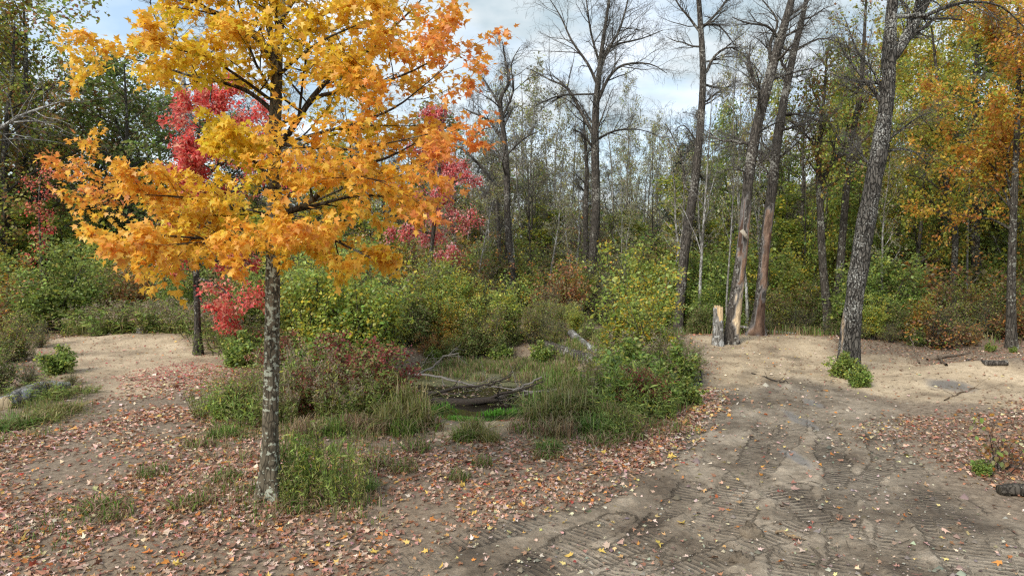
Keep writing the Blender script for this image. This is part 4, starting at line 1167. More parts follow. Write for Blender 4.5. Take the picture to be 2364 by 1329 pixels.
# ---------------------------------------------------------------- background trees (prototypes and their copies)
TP = {
    'oak_green': tree_proto('oak_tree', 101, 13, 'oak_green', 0.15, 9, S_DENSE, r0=0.20, clear=0.22, twig=TWIGD, spread=0.16),
    'oak_brown': tree_proto('oak_tree', 102, 13, 'oak_brown', 0.15, 8, S_DENSE, r0=0.20, clear=0.22, twig=TWIGD, spread=0.16),
    'oak_gold': tree_proto('oak_tree', 103, 13, 'oak_gold', 0.14, 9, S_DENSE, r0=0.20, clear=0.25, twig=TWIG, spread=0.16),
    'yellow': tree_proto('maple_tree', 104, 12, 'yellow', 0.115, 8, S_LAYER, r0=0.16, clear=0.26, spread=0.12),
    'young': tree_proto('young_tree', 105, 8, 'young', 0.105, 7, S_SLIM, r0=0.07, clear=0.15, spread=0.12),
    'young2': tree_proto('young_tree', 106, 8, 'green', 0.115, 7.5, S_DENSE, r0=0.08, clear=0.15, spread=0.14),
    'aspen': tree_proto('aspen_tree', 107, 13, 'aspen', 0.10, 5.0, S_SLIM, r0=0.10, clear=0.3, twig=TWIGG, bark=M_PALE, spread=0.10),
    'aspen2': tree_proto('aspen_tree', 108, 13, 'aspen', 0.10, 3.0, S_SLIM, r0=0.10, clear=0.35, twig=TWIGG, bark=M_PALE, spread=0.10),
    'bare': tree_proto('bare_tree', 109, 13, 'aspen', 0.1, 0, S_BARE, r0=0.15, clear=0.3, twig=TWIGG, bark=M_PALE),
    'bare2': tree_proto('bare_tree', 110, 12, 'aspen', 0.1, 0, S_BARE, r0=0.10, clear=0.35, twig=TWIG, bark=M_BARK),
    'pine': tree_proto('pine_tree', 111, 10, 'pine', 0.16, 26, S_PINE, r0=0.12, clear=0.12, spread=0.07, tmpl=T_LANCE),
}
DESC = {'oak_green': 'dark green oak', 'oak_brown': 'olive brown oak', 'oak_gold': 'golden green oak', 'yellow': 'yellow maple', 'young': 'slim yellow-green young tree', 'young2': 'bushy green young tree',
        'aspen': 'pale-stemmed aspen with thin grey-green leaves', 'aspen2': 'pale-stemmed aspen with almost no leaves left', 'bare': 'pale grey bare tree', 'bare2': 'thin brown bare tree', 'pine': 'blue-green pine'}
def put_tree(kind, px, topy, Y, wpx):
    lab = DESC[kind] + ' ' + landmark(px, Y)
    return place(TP[kind], px, topy, Y, wpx, lab, lab, sized=(6.5, 14))
for row in (
    # the oaks on one side
    ('oak_gold', 60, -120, 31, 420), ('oak_green', 190, 150, 36, 330), ('oak_green', 310, 110, 34, 330), ('oak_brown', 90, 170, 38, 320), ('oak_green', 390, 180, 43, 260), 
    ('oak_green', 470, 260, 40, 280), ('oak_gold', -120, -60, 34, 380), ('oak_brown', 560, 300, 42, 260), ('young', 180, 470, 31, 190), ('young', 260, 480, 34, 200), ('young2', 20, 470, 30, 180), ('young2', 320, 500, 36, 220),
    ('bare', 415, -60, 37, 560), ('bare', 470, 20, 44, 460), ('bare2', 640, 60, 40, 380), ('bare2', -60, 250, 30, 380),
    # behind the yellow maple
    ('yellow', 760, 330, 33, 250), ('oak_brown', 700, 330, 38, 300), ('young', 690, 470, 29, 150), ('young', 830, 500, 29, 180), ('oak_brown', 850, 350, 43, 280), ('young2', 760, 470, 33, 220), ('aspen2', 900, 210, 42, 170), ('bare', 800, 120, 45, 340), ('young2', 900, 520, 31, 160), ('bare2', 955, 260, 38, 260),
    # pond thicket
    ('oak_brown', 1060, 245, 36, 260), ('oak_brown', 1105, 330, 39, 180), ('oak_gold', 1110, 480, 33, 190), ('aspen', 1225, 150, 40, 150), ('aspen', 1282, 215, 38, 150), ('aspen2', 1240, 130, 45, 170), ('aspen2', 1325, 260, 42, 130), ('aspen', 1310, 350, 46, 160), ('young2', 1250, 390, 42, 140), ('young', 1200, 470, 36, 170), ('young', 1300, 480, 38, 180), ('young2', 1400, 500, 40, 170), ('young', 1440, 490, 36, 190),
    ('aspen', 1490, 310, 43, 150), ('aspen', 1460, 380, 50, 160), ('aspen2', 1430, 360, 47, 120), ('bare2', 1465, 400, 37, 200), ('bare2', 1225, 260, 35, 160),
    # behind the dead trees
    ('pine', 1572, 330, 36, 120), ('young2', 1680, 235, 34, 170), ('yellow', 1690, 290, 37, 150), ('young', 1650, 380, 32, 190), ('young', 1740, 330, 36, 180), ('aspen', 1610, 290, 44, 170), ('oak_gold', 1790, 330, 38, 220), ('young2', 1840, 350, 33, 180), ('bare2', 1750, 200, 33, 230), ('bare2', 1850, 100, 30, 300), ('young', 1830, 420, 29, 170), ('pine', 1700, 430, 44, 110), ('young', 1560, 450, 33, 170),
    # the yellow side
    ('oak_gold', 1960, 120, 34, 290), ('yellow', 1880, 230, 38, 240), ('yellow', 2080, 60, 32, 330), ('young2', 2000, 380, 27, 190), ('oak_green', 2320, -140, 27, 420), ('yellow', 2230, 60, 30, 330), ('yellow', 2110, 180, 25, 250), ('young2', 2140, 420, 27, 200), ('aspen2', 2000, 60, 36, 150), ('young', 2060, 420, 27, 170), ('young2', 2280, 480, 26, 190), ('oak_gold', 2420, 60, 25, 330), ('yellow', 2400, 150, 23, 260), ('oak_gold', 2180, 250, 38, 280), ('oak_green', 2320, 260, 38, 280), ('young', 2210, 500, 29, 170), ('young', 2350, 470, 29, 190), ('bare', 1990, 60, 40, 260)):
    put_tree(*row)
rg = np.random.default_rng(77)
for k in range(44):
    px = 975 + 640 * (k + rg.uniform(0, 1)) / 44
    put_tree(str(rg.choice(['bare', 'aspen2', 'aspen', 'aspen2'])), px, rg.uniform(140, 400), rg.uniform(31, 52), rg.uniform(70, 130))
for k in range(34):
    px = 930 + 960 * (k + rg.uniform(0, 1)) / 34
    put_tree(str(rg.choice(['bare2', 'aspen2', 'bare2', 'aspen'])), px, rg.uniform(270, 470), rg.uniform(27, 46), rg.uniform(80, 150))
for k in range(16):
    px = -40 + 1000 * (k + rg.uniform(0, 1)) / 16
    put_tree(str(rg.choice(['bare2', 'bare', 'aspen2'])), px, rg.uniform(180, 420), rg.uniform(30, 46), rg.uniform(110, 200))
for k in range(30):
    px = 1600 + 800 * (k + rg.uniform(0, 1)) / 30
    put_tree(str(rg.choice(['bare', 'aspen2', 'aspen2', 'young'])), px, rg.uniform(20, 380), rg.uniform(23, 42), rg.uniform(80, 150))
for row in (('oak_gold', 20, -60, 29, 330), ('oak_gold', 110, 40, 33, 260), ('oak_gold', -60, 120, 28, 260), ('oak_brown', 320, 200, 38, 230), ('oak_brown', 150, 300, 40, 260), ('young2', 440, 420, 33, 200), ('yellow', 560, 420, 36, 180),
            ('aspen', 1160, 220, 44, 160), ('aspen', 1340, 300, 36, 120), ('aspen', 1530, 340, 40, 140), ('aspen', 1420, 420, 40, 140), ('yellow', 1650, 400, 40, 130), ('oak_gold', 1940, 260, 29, 220), ('yellow', 2150, 100, 28, 260), ('yellow', 2010, 200, 31, 220)):
    put_tree(*row)
# deeper rows: tops follow the skyline of the photo
top_x = [-200, 0, 160, 240, 420, 700, 900, 1000, 1090, 1130, 1250, 1400, 1560, 1620, 1700, 1850, 1960, 2100, 2600]
top_y = [380, 400, 420, 420, 420, 430, 420, 390, 390, 470, 440, 460, 470, 410, 400, 400, 360, 300, 280]
rg = np.random.default_rng(5)
for k in range(46):
    px = -250 + 2900 * (k + rg.uniform(0, 1)) / 46
    Y = rg.uniform(44, 62)
    ty = float(np.interp(px, top_x, top_y)) + rg.uniform(0, 70)
    if px < 480: kind = rg.choice(['oak_green', 'oak_brown', 'oak_brown', 'oak_gold'])
    elif px < 1000: kind = rg.choice(['oak_brown', 'young2', 'oak_gold', 'aspen'])
    elif px < 1600: kind = rg.choice(['aspen', 'young', 'oak_gold', 'aspen', 'young2'])
    elif px < 1900: kind = rg.choice(['oak_gold', 'young', 'yellow', 'young2'])
    else: kind = rg.choice(['yellow', 'oak_gold', 'oak_brown', 'yellow'])
    put_tree(str(kind), px, ty, Y, rg.uniform(150, 230))

# the far wood reads as one mass
dwb = MB()
K = 30000
rg = np.random.default_rng(8)
Yd = rg.uniform(66, 105, K); pxd = rg.uniform(-500, 2900, K)
ty = np.interp(pxd, top_x, top_y) + 25
tz = np.array([0.0]) + CAMZ + (HOR - ty) / FPX * Yd
clump = fbm(pxd / 60, Yd / 6, 12, 3)
zz = -0.3 + (np.maximum(tz, 3.5) * (1.0 + 0.28 * clump) + 0.3) * rg.random(K) ** 0.75
xx = (pxd - CX) / FPX * Yd
pos = np.stack([xx, Yd, zz], 1)
cl = np.clip(0.5 + 0.9 * fbm(xx / 5, Yd / 7, 14, 2), 0, 1)
cfar = pick(rg, [(2, G_DARK), (3, OLIVE), (3, G_MID), (2, BRN), (3, GREYG), (3, G_YEL), (1.2, (0.45, 0.28, 0.08))], K, cl)
dwb.leaves(pos, rg.normal(0, 1, (K, 3)), np.array([0, -0.4, 0.6]) + rg.normal(0, 0.6, (K, 3)), 0.55 * np.exp(rg.normal(0, 0.3, K)), cfar, T_DIA)
tl = []
for k in range(420):
    Y = rg.uniform(64, 105); x = (rg.uniform(-500, 2900) - CX) / FPX * Y
    h = rg.uniform(3, 5.5)
    tl.append((np.array([[x, Y, -0.5], [x + rg.normal(0, 0.2), Y, h * 0.5], [x + rg.normal(0, 0.4), Y, h]]), np.array([0.16, 0.12, 0.05])))
dwb.tubes(tl, 5, TWIGG)
tag(dwb.build('distant_wood', M_LEAF), 'far mixed wood closing off the view behind everything', 'wood', None, 'stuff')

# ---------------------------------------------------------------- shrubs
SP = {
    'round': shrub_proto('shrub', 201, 2.6, 'green', 0.07, 12, stems=26, flare=0.36, nb=9, blen=0.34, tw_n=4, low=0.25, spread=0.07),
    'yg': shrub_proto('shrub', 202, 3.0, 'yg', 0.078, 8, stems=18, flare=0.20, nb=10, blen=0.24, tw_n=4, spread=0.07),
    'birch': shrub_proto('sapling', 203, 3.2, 'birch', 0.082, 7, stems=14, flare=0.19, nb=10, blen=0.24, tw_n=4, spread=0.07, low=0.22),
    'dark': shrub_proto('shrub', 204, 2.4, 'dark', 0.072, 9, stems=20, flare=0.36, nb=8, blen=0.34, spread=0.08),
    'olive': shrub_proto('shrub', 205, 2.6, 'olive', 0.065, 8.5, stems=20, flare=0.32, nb=9, blen=0.34, spread=0.08, twig=TWIGG),
    'rust': shrub_proto('shrub', 206, 2.2, 'rust', 0.08, 8, stems=20, flare=0.5, nb=8, blen=0.4, spread=0.08),
    'gold': shrub_proto('shrub', 207, 2.2, 'gold', 0.085, 8, stems=18, flare=0.45, nb=8, blen=0.4, spread=0.08),
    'maroon': shrub_proto('shrub', 208, 1.4, 'maroon', 0.062, 9, stems=26, flare=0.5, nb=9, blen=0.38, spread=0.05, twig=(0.11, 0.045, 0.04)),
    'twiggy': shrub_proto('shrub', 209, 2.2, 'olive', 0.06, 2.2, stems=26, flare=0.5, nb=10, blen=0.42, spread=0.06, twig=TWIGG, tw_n=5),
    'sparse': shrub_proto('shrub', 211, 1.0, 'rust', 0.08, 1.8, stems=8, flare=0.7, nb=5, blen=0.45, spread=0.05, twig=(0.12, 0.07, 0.05), tmpl=T_OVAL, tw_n=3),
    'low': shrub_proto('shrub', 210, 0.8, 'green', 0.07, 10, stems=22, flare=0.6, nb=7, blen=0.42, spread=0.04),
}
SD = {'sparse': 'sparse reddish shrub', 'round': 'rounded bright green leafy shrub', 'yg': 'upright yellow-green shrub', 'birch': 'light green birch sapling clump', 'dark': 'dark green dense shrub', 'olive': 'olive brown fine-leaved shrub',
      'rust': 'rusty red-brown shrub', 'gold': 'golden orange shrub', 'maroon': 'maroon and green dogwood shrub', 'twiggy': 'grey twiggy shrub with few leaves', 'low': 'low broad-leaved green shrub'}
def put_shrub(kind, px, topy, Y, wpx, label=None):
    lab = label or SD[kind] + ' ' + landmark(px, Y)
    return place(SP[kind], px, topy, Y, wpx, lab, None if label else lab, kindmax=1.25, sized=None if label else (1.3, 3.2))
for row in (
    # left
    ('round', 130, 562, 23.5, 190, 'big rounded green bush on thin stems beside the red-leaved sapling'), ('gold', 20, 600, 24.5, 150), ('rust', 330, 605, 27, 170), ('rust', 250, 640, 28, 140), ('yg', 175, 500, 30, 200), ('yg', 270, 550, 29, 180), ('olive', 230, 610, 26, 170), ('round', 405, 610, 25.5, 130), ('olive', 400, 560, 30, 180), ('yg', 30, 540, 29, 180), ('olive', 510, 620, 25, 170), ('dark', 480, 560, 30, 200), ('dark', 60, 660, 24, 160), ('rust', -60, 640, 21, 180), ('yg', -90, 540, 26, 240), ('dark', 340, 560, 33, 240),
    ('twiggy', 210, 745, 20.8, 150), ('twiggy', 90, 740, 19.0, 190), ('dark', 40, 770, 17.0, 190), ('olive', 20, 720, 16.8, 150), ('low', 130, 800, 15.5, 150), ('twiggy', 60, 830, 14.0, 170), ('dark', -20, 790, 13.5, 180), ('twiggy', 160, 850, 14.2, 120),
    # behind the yellow maple
    ('yg', 735, 555, 17.5, 165), ('yg', 835, 585, 17.2, 180), ('yg', 690, 600, 19, 170), ('round', 625, 600, 21.5, 190), ('yg', 780, 570, 20, 190), ('round', 560, 660, 21, 150), ('yg', 880, 640, 18.2, 130), ('olive', 905, 600, 22, 170), ('round', 800, 560, 24, 240), ('dark', 930, 660, 20.5, 130), ('dark', 700, 560, 27, 260), ('rust', 900, 540, 28, 160), ('gold', 850, 545, 27, 170),
    ('low', 560, 770, 16.5, 170), ('maroon', 650, 760, 15.0, 180), ('low', 720, 790, 14.2, 170), ('maroon', 790, 775, 13.2, 220), ('maroon', 870, 800, 12.6, 190), ('olive', 560, 840, 11.6, 150), ('dark', 680, 830, 12.6, 170), ('maroon', 720, 850, 12.0, 170), ('dark', 850, 860, 12.0, 150), ('low', 520, 900, 11.6, 110),
    # far bank of the pond
    ('yg', 990, 590, 24.5, 170), ('yg', 1050, 600, 24.0, 170), ('birch', 1100, 630, 24.6, 190), ('yg', 1170, 640, 21.8, 140), ('birch', 1015, 640, 21.4, 120), ('birch', 1055, 660, 21.2, 110), ('olive', 1135, 700, 20.9, 120), ('olive', 1225, 700, 21.4, 110), ('yg', 960, 640, 21.2, 110), ('gold', 1010, 700, 20.9, 90), ('dark', 1080, 740, 20.6, 110), ('dark', 1040, 775, 20.2, 90), ('dark', 1155, 770, 20.5, 100), ('twiggy', 1260, 720, 21.2, 140), ('low', 1330, 780, 20.6, 90), ('olive', 1280, 750, 21.0, 110), ('low', 1250, 790, 20.0, 90), ('yg', 1330, 700, 22.0, 130), ('dark', 1360, 740, 21.2, 110), ('low', 1330, 850, 17.6, 80), ('twiggy', 1380, 800, 18.0, 100), ('olive', 1290, 840, 18.0, 70), ('low', 1000, 800, 19.9, 90), ('rust', 990, 770, 20.2, 90), ('olive', 1250, 690, 23.0, 130), ('dark', 965, 700, 20.6, 130), ('birch', 1090, 680, 21.6, 150), ('gold', 1065, 740, 20.9, 110), ('dark', 1000, 765, 20.8, 150), ('dark', 1120, 765, 20.9, 150), ('dark', 1190, 750, 21.4, 130), ('olive', 1290, 700, 22.6, 140), ('gold', 1040, 760, 20.6, 80), ('low', 1160, 795, 20.4, 110), ('twiggy', 1330, 690, 24.0, 180), ('twiggy', 1270, 650, 26, 220), ('yg', 930, 740, 20.5, 120),
    ('rust', 1090, 590, 28, 150), ('olive', 1010, 560, 29, 210), ('olive', 1140, 570, 30, 230), ('birch', 1230, 590, 29, 190), ('yg', 1330, 600, 29, 170), ('olive', 1290, 560, 33, 260), ('dark', 1060, 540, 33, 260), ('twiggy', 1400, 620, 28, 230), ('olive', 1420, 560, 32, 260), ('yg', 1200, 560, 35, 260), ('olive', 1370, 550, 36, 260), ('rust', 1300, 600, 27, 120), ('twiggy', 1110, 610, 27, 260), ('twiggy', 1220, 560, 31, 300), ('twiggy', 1360, 580, 30, 300),
    # between pond and track
    ('birch', 1440, 575, 16.5, 190), ('birch', 1510, 640, 15.8, 190), ('birch', 1420, 660, 17.2, 130), ('low', 1560, 800, 14.4, 150), ('dark', 1590, 790, 15.4, 110), ('low', 1450, 790, 14.0, 190), ('low', 1530, 860, 12.2, 190), ('dark', 1470, 850, 12.8, 170), ('low', 1590, 875, 12.6, 110), ('maroon', 1490, 850, 12.0, 120), ('dark', 1550, 760, 17.5, 150),
    ('birch', 1540, 570, 26, 180), ('yg', 1480, 560, 28, 200), ('round', 1600, 590, 26.5, 160), ('olive', 1520, 540, 32, 230),
    # behind the dead trees
    ('round', 1640, 585, 25.5, 170), ('round', 1700, 560, 27, 190), ('yg', 1760, 570, 26, 180), ('birch', 1830, 600, 25.5, 190), ('round', 1650, 660, 24.2, 160), ('dark', 1620, 700, 23.6, 160), ('olive', 1800, 660, 24.6, 180), ('olive', 1870, 640, 25, 170), ('dark', 1740, 690, 24.2, 180), ('twiggy', 1840, 700, 23.6, 200), ('yg', 1860, 560, 28, 190), ('dark', 1900, 690, 24.2, 150), ('yg', 1720, 540, 31, 240), ('round', 1800, 520, 33, 240), ('olive', 1660, 540, 31, 220), ('twiggy', 1770, 720, 23.4, 180),
    # under the yellow maples
    ('round', 1990, 600, 22.5, 150), ('round', 2060, 590, 22.6, 170), ('yg', 2020, 680, 20.4, 110), ('gold', 2110, 680, 20.4, 140), ('dark', 2070, 700, 20.6, 150), ('olive', 2150, 690, 20.8, 160), ('twiggy', 2180, 700, 20.6, 210), ('olive', 2220, 640, 22, 190), ('rust', 2160, 600, 23, 190), ('gold', 2270, 640, 22.6, 170), ('dark', 2300, 650, 22.2, 190), ('twiggy', 2280, 690, 21.2, 230), ('rust', 2350, 680, 21.0, 180), ('olive', 2390, 620, 22, 200), ('twiggy', 2100, 640, 22, 220), ('yg', 2240, 560, 26, 200), ('olive', 2130, 540, 28, 250), ('dark', 2330, 540, 28, 260), ('dark', 2200, 540, 31, 280), ('rust', 2060, 560, 28, 200), ('gold', 2310, 570, 26, 180), ('dark', 2030, 540, 31, 260), ('low', 2290, 792, 18.6, 90), ('low', 2345, 800, 18.4, 70), ('low', 2120, 765, 19.4, 90), ('twiggy', 2060, 740, 19.8, 150), ('rust', 2240, 745, 19.6, 150), ('dark', 1930, 700, 22.4, 120), ('twiggy', 1995, 730, 20.6, 130),
    ('low', 1955, 815, 14.9, 100, 'low glossy green bush hugging the foot of the furrowed leaning trunk'), ('low', 1990, 845, 14.0, 110, 'leafy creeper spilling onto the track from the furrowed trunk'),
    ('sparse', 2330, 960, 8.7, 150, 'reddish few-leaved bush in the litter beside the track'), ('low', 2285, 1062, 8.6, 60, 'bright green seedling patch below the reddish trackside bush')):
    put_shrub(*row)
# deep understorey between the trunks
rg = np.random.default_rng(15)
for k in range(70):
    Y = rg.uniform(29, 46); px = -200 + 2800 * (k + rg.uniform(0, 1)) / 70
    kind = str(rg.choice(['olive', 'dark', 'yg', 'twiggy', 'round', 'rust'] if px < 1600 else ['olive', 'dark', 'yg', 'gold', 'round', 'twiggy']))
    put_shrub(kind, px, rg.uniform(500, 575), Y, rg.uniform(170, 260))

# ---------------------------------------------------------------- weeds and grass clumps
PL_TAN = [(2, (0.30, 0.22, 0.15)), (1, (0.40, 0.33, 0.24))]
WP = {
    'tall': weed_proto('tall_weeds', 301, 0.95, 'weed', 42, 0.42, 0.085, 26, 0.14),
    'bright': weed_proto('tall_weeds', 302, 0.9, 'green', 60, 0.42, 0.10, 26, 0.16),
    'golden': weed_proto('goldenrod', 303, 1.0, 'weed', 60, 0.5, 0.08, 24, 0.14, PL_TAN),
}
WDESC = {'tall': 'olive green narrow-leaved weeds', 'bright': 'bright green narrow-leaved weeds', 'golden': 'faded goldenrod with tan seed plumes'}
for row in (('tall', 730, 985, 8.0, 150), ('bright', 690, 1000, 7.95, 90), ('tall', 790, 1035, 7.75, 120), ('tall', 680, 1075, 7.6, 90), ('tall', 830, 870, 11.8, 150), ('golden', 690, 800, 12.2, 170), ('tall', 560, 860, 11.2, 150), ('golden', 780, 860, 11.6, 160), ('tall', 500, 890, 11.8, 120), ('golden', 640, 880, 11.2, 110), ('tall', 900, 880, 11.9, 110),
            ('golden', 1430, 830, 13.2, 200), ('bright', 1480, 840, 12.2, 160), ('golden', 1540, 790, 14.6, 160), ('bright', 1420, 900, 11.6, 130), ('tall', 1350, 880, 14.0, 110), ('bright', 1500, 900, 11.4, 120), ('tall', 1420, 800, 15.8, 110), ('golden', 1480, 760, 15.2, 160), ('tall', 1440, 940, 10.6, 110),
            ('golden', 260, 700, 22.0, 170), ('golden', 330, 690, 22.2, 180), ('golden', 400, 692, 22.3, 170), ('tall', 300, 705, 21.9, 180), ('tall', 380, 705, 21.9, 180), ('golden', 440, 700, 21.6, 150), ('golden', 500, 700, 20.5, 170), ('golden', 560, 730, 19.5, 150), ('tall', 200, 715, 22.0, 140), ('tall', 520, 750, 18.6, 150), ('tall', 60, 880, 12.6, 150), ('tall', 170, 890, 13.2, 90)):
    lab = WDESC[row[0]] + ' ' + landmark(row[1], row[3])
    place(WP[row[0]], row[1], row[2], row[3], row[4], lab, lab)
GP_Y = [(3, (0.19, 0.20, 0.05)), (3, (0.27, 0.24, 0.09)), (2, (0.33, 0.25, 0.13)), (1, (0.10, 0.15, 0.03))]
GP_G = [(3, (0.12, 0.20, 0.035)), (2, (0.17, 0.22, 0.06)), (1, (0.28, 0.24, 0.12))]
GP_B = [(4, (0.10, 0.27, 0.03)), (2, (0.14, 0.30, 0.04))]
GP_D = [(3, (0.33, 0.23, 0.14)), (2, (0.24, 0.17, 0.10)), (1, (0.16, 0.16, 0.05))]
GPR = {'yel': grass_proto('grass_clump', 401, 0.62, 0.22, 300, GP_Y, 0.6), 'green': grass_proto('grass_clump', 402, 0.5, 0.22, 260, GP_G, 0.55), 'tan': grass_proto('grass_clump', 403, 0.7, 0.26, 240, GP_D, 0.45), 'short': grass_proto('grass_clump', 404, 0.22, 0.16, 110, GP_G + GP_D, 0.9)}
GD = {'yel': 'yellow-green arching grass clump', 'green': 'green grass clump', 'tan': 'dry tan grass clump', 'short': 'short green grass tuft'}
for row in (('yel', 940, 880, 11.6, 130), ('yel', 965, 920, 11.0, 110), ('short', 985, 960, 10.9, 90), ('yel', 900, 930, 10.9, 110), ('green', 925, 960, 10.6, 90), ('yel', 1095, 968, 10.6, 110), ('green', 1070, 985, 10.4, 80), ('yel', 1130, 990, 10.3, 70),
            ('yel', 1240, 930, 11.3, 100), ('green', 1260, 900, 12.0, 130), ('yel', 1290, 900, 11.6, 140), ('yel', 1340, 900, 11.6, 140), ('yel', 1330, 870, 12.8, 140), ('green', 1380, 950, 10.7, 110), ('short', 1210, 965, 10.9, 90), ('tan', 1290, 960, 10.6, 90), ('green', 1270, 1030, 9.9, 80), ('short', 1390, 1000, 10.1, 90), ('short', 1240, 900, 14.0, 90), ('green', 1390, 860, 13.0, 140), ('yel', 1420, 930, 11.0, 110), ('short', 1450, 985, 10.3, 90), ('green', 1270, 850, 15.5, 90), ('green', 1190, 790, 22.0, 60), ('green', 1150, 790, 22.0, 60), ('green', 1110, 805, 21.8, 60),
            ('short', 1110, 1065, 9.2, 60), ('short', 1270, 1040, 9.6, 90), ('short', 600, 1180, 7.75, 80), ('short', 690, 1180, 7.5, 110), ('short', 520, 1120, 8.2, 90), ('short', 420, 1190, 7.4, 90), ('short', 210, 1200, 7.4, 110), ('short', 250, 1230, 7.2, 90), ('short', 340, 1100, 8.5, 80), ('short', 450, 1010, 9.9, 80), ('green', 840, 1130, 8.1, 70), ('short', 860, 1060, 9.0, 90), ('short', 930, 1080, 8.9, 80), ('short', 1060, 1110, 8.6, 60), ('green', 510, 980, 10.4, 90), ('green', 20, 960, 11.0, 120), ('yel', 80, 950, 11.3, 130), ('yel', 140, 930, 11.9, 110), ('green', 760, 960, 10.5, 90), ('tan', 820, 950, 10.8, 90), ('tan', 700, 960, 10.4, 90), ('short', 960, 1020, 9.8, 80), ('tan', 870, 960, 10.7, 90)):
    lab = GD[row[0]] + ' ' + landmark(row[1], row[3])
    place(GPR[row[0]], row[1], row[2], row[3], row[4], lab, lab)
# ---------------------------------------------------------------- logs, snag, stump, fallen branches
def log_thing(name, label, cat, pts, bark, seed, sides=16, rough=0.12, cut=(0.42, 0.34, 0.22), group=None):
    """pts: world (x, y, z, r) along the log; rounded ends with a paler broken face"""
    P = np.array([q[:3] for q in pts], float); R = np.array([q[3] for q in pts], float)
    b0 = P.mean(0)
    b0[2] = float(H0(b0[0], b0[1]))
    root = empty(name, tuple(b0), label, cat, group)
    Pd, Rd = dense(P - b0, R, max(0.05, float(np.linalg.norm(P[-1] - P[0])) / 40))
    lb = MB(); V = trunk_mesh(lb, Pd, Rd, sides, rough, seed, 0.0, 1.0)
    lb.build('bark', bark, root, True)
    for e, V_e, ctr in ((0, V[0], Pd[0] - nrm(Pd[1] - Pd[0]) * 0.02), (1, V[-1], Pd[-1] + nrm(Pd[-1] - Pd[-2]) * 0.02)):
        eb = MB()
        eb.add(np.concatenate([[ctr], V_e]), [(0, 1 + k, 1 + (k + 1) % sides) for k in range(sides)], np.array([*cut, 1.0]))
        eb.build('broken_end', M_DEAD, root)
    return root

def gq(px, py, r, dz=0.0):
    p = gp(px, py); return (p[0], p[1], float(H0(p[0], p[1])) + r * 0.8 + dz, r)
log_thing('fallen_log', 'weathered silver-grey log half sunk at the clearing edge', 'log', [gq(10, 945, 0.13), gq(60, 925, 0.15), gq(110, 907, 0.14), (*(gp(160, 897)[:2]), float(H0(*gp(160, 897)[:2])) + 0.06, 0.07)], M_GREYWOOD, 3, rough=0.25)
log_thing('fallen_log', 'long dark mossy log sloping down to the pond', 'log', [(*at(1205, 782, 22.5), 0.17), (*at(1265, 800, 21.0), 0.18), (*at(1330, 822, 19.6), 0.19), (*at(1400, 845, 18.2), 0.22)], M_DEAD, 5, rough=0.15)
log_thing('fallen_log', 'pale debarked log leaning behind the mossy log', 'log', [(*at(1318, 768, 21.6), 0.12), (*at(1350, 797, 20.4), 0.13), (*at(1395, 828, 19.0), 0.14)], M_GREYWOOD, 7, rough=0.12)
log_thing('fallen_log', 'thin white birch pole lying on the ground behind the dead trees', 'log', [(*at(1700, 752, 23.4), 0.05), (*at(1770, 764, 23.2), 0.05), (*at(1850, 772, 23.0), 0.045)], M_PALE, 9, rough=0.05, sides=8)
log_thing('fallen_log', 'short dark log lying in the litter at the sandy bank', 'log', [gq(2235, 838, 0.06), gq(2280, 843, 0.065), gq(2325, 846, 0.06)], M_DEAD, 11, sides=10)
log_thing('fallen_log', 'mossy rotten log end beside the trackside bush', 'log', [gq(2305, 1140, 0.06), gq(2350, 1142, 0.08), gq(2430, 1150, 0.09)], M_BARK, 13, rough=0.3, cut=(0.07, 0.06, 0.045))
log_thing('fallen_log', 'grey log lying behind the little splintered stump', 'log', [(*at(265, 770, 22.2), 0.10), (*at(290, 773, 22.0), 0.10), (*at(312, 776, 21.8), 0.09)], M_GREYWOOD, 15, sides=10)

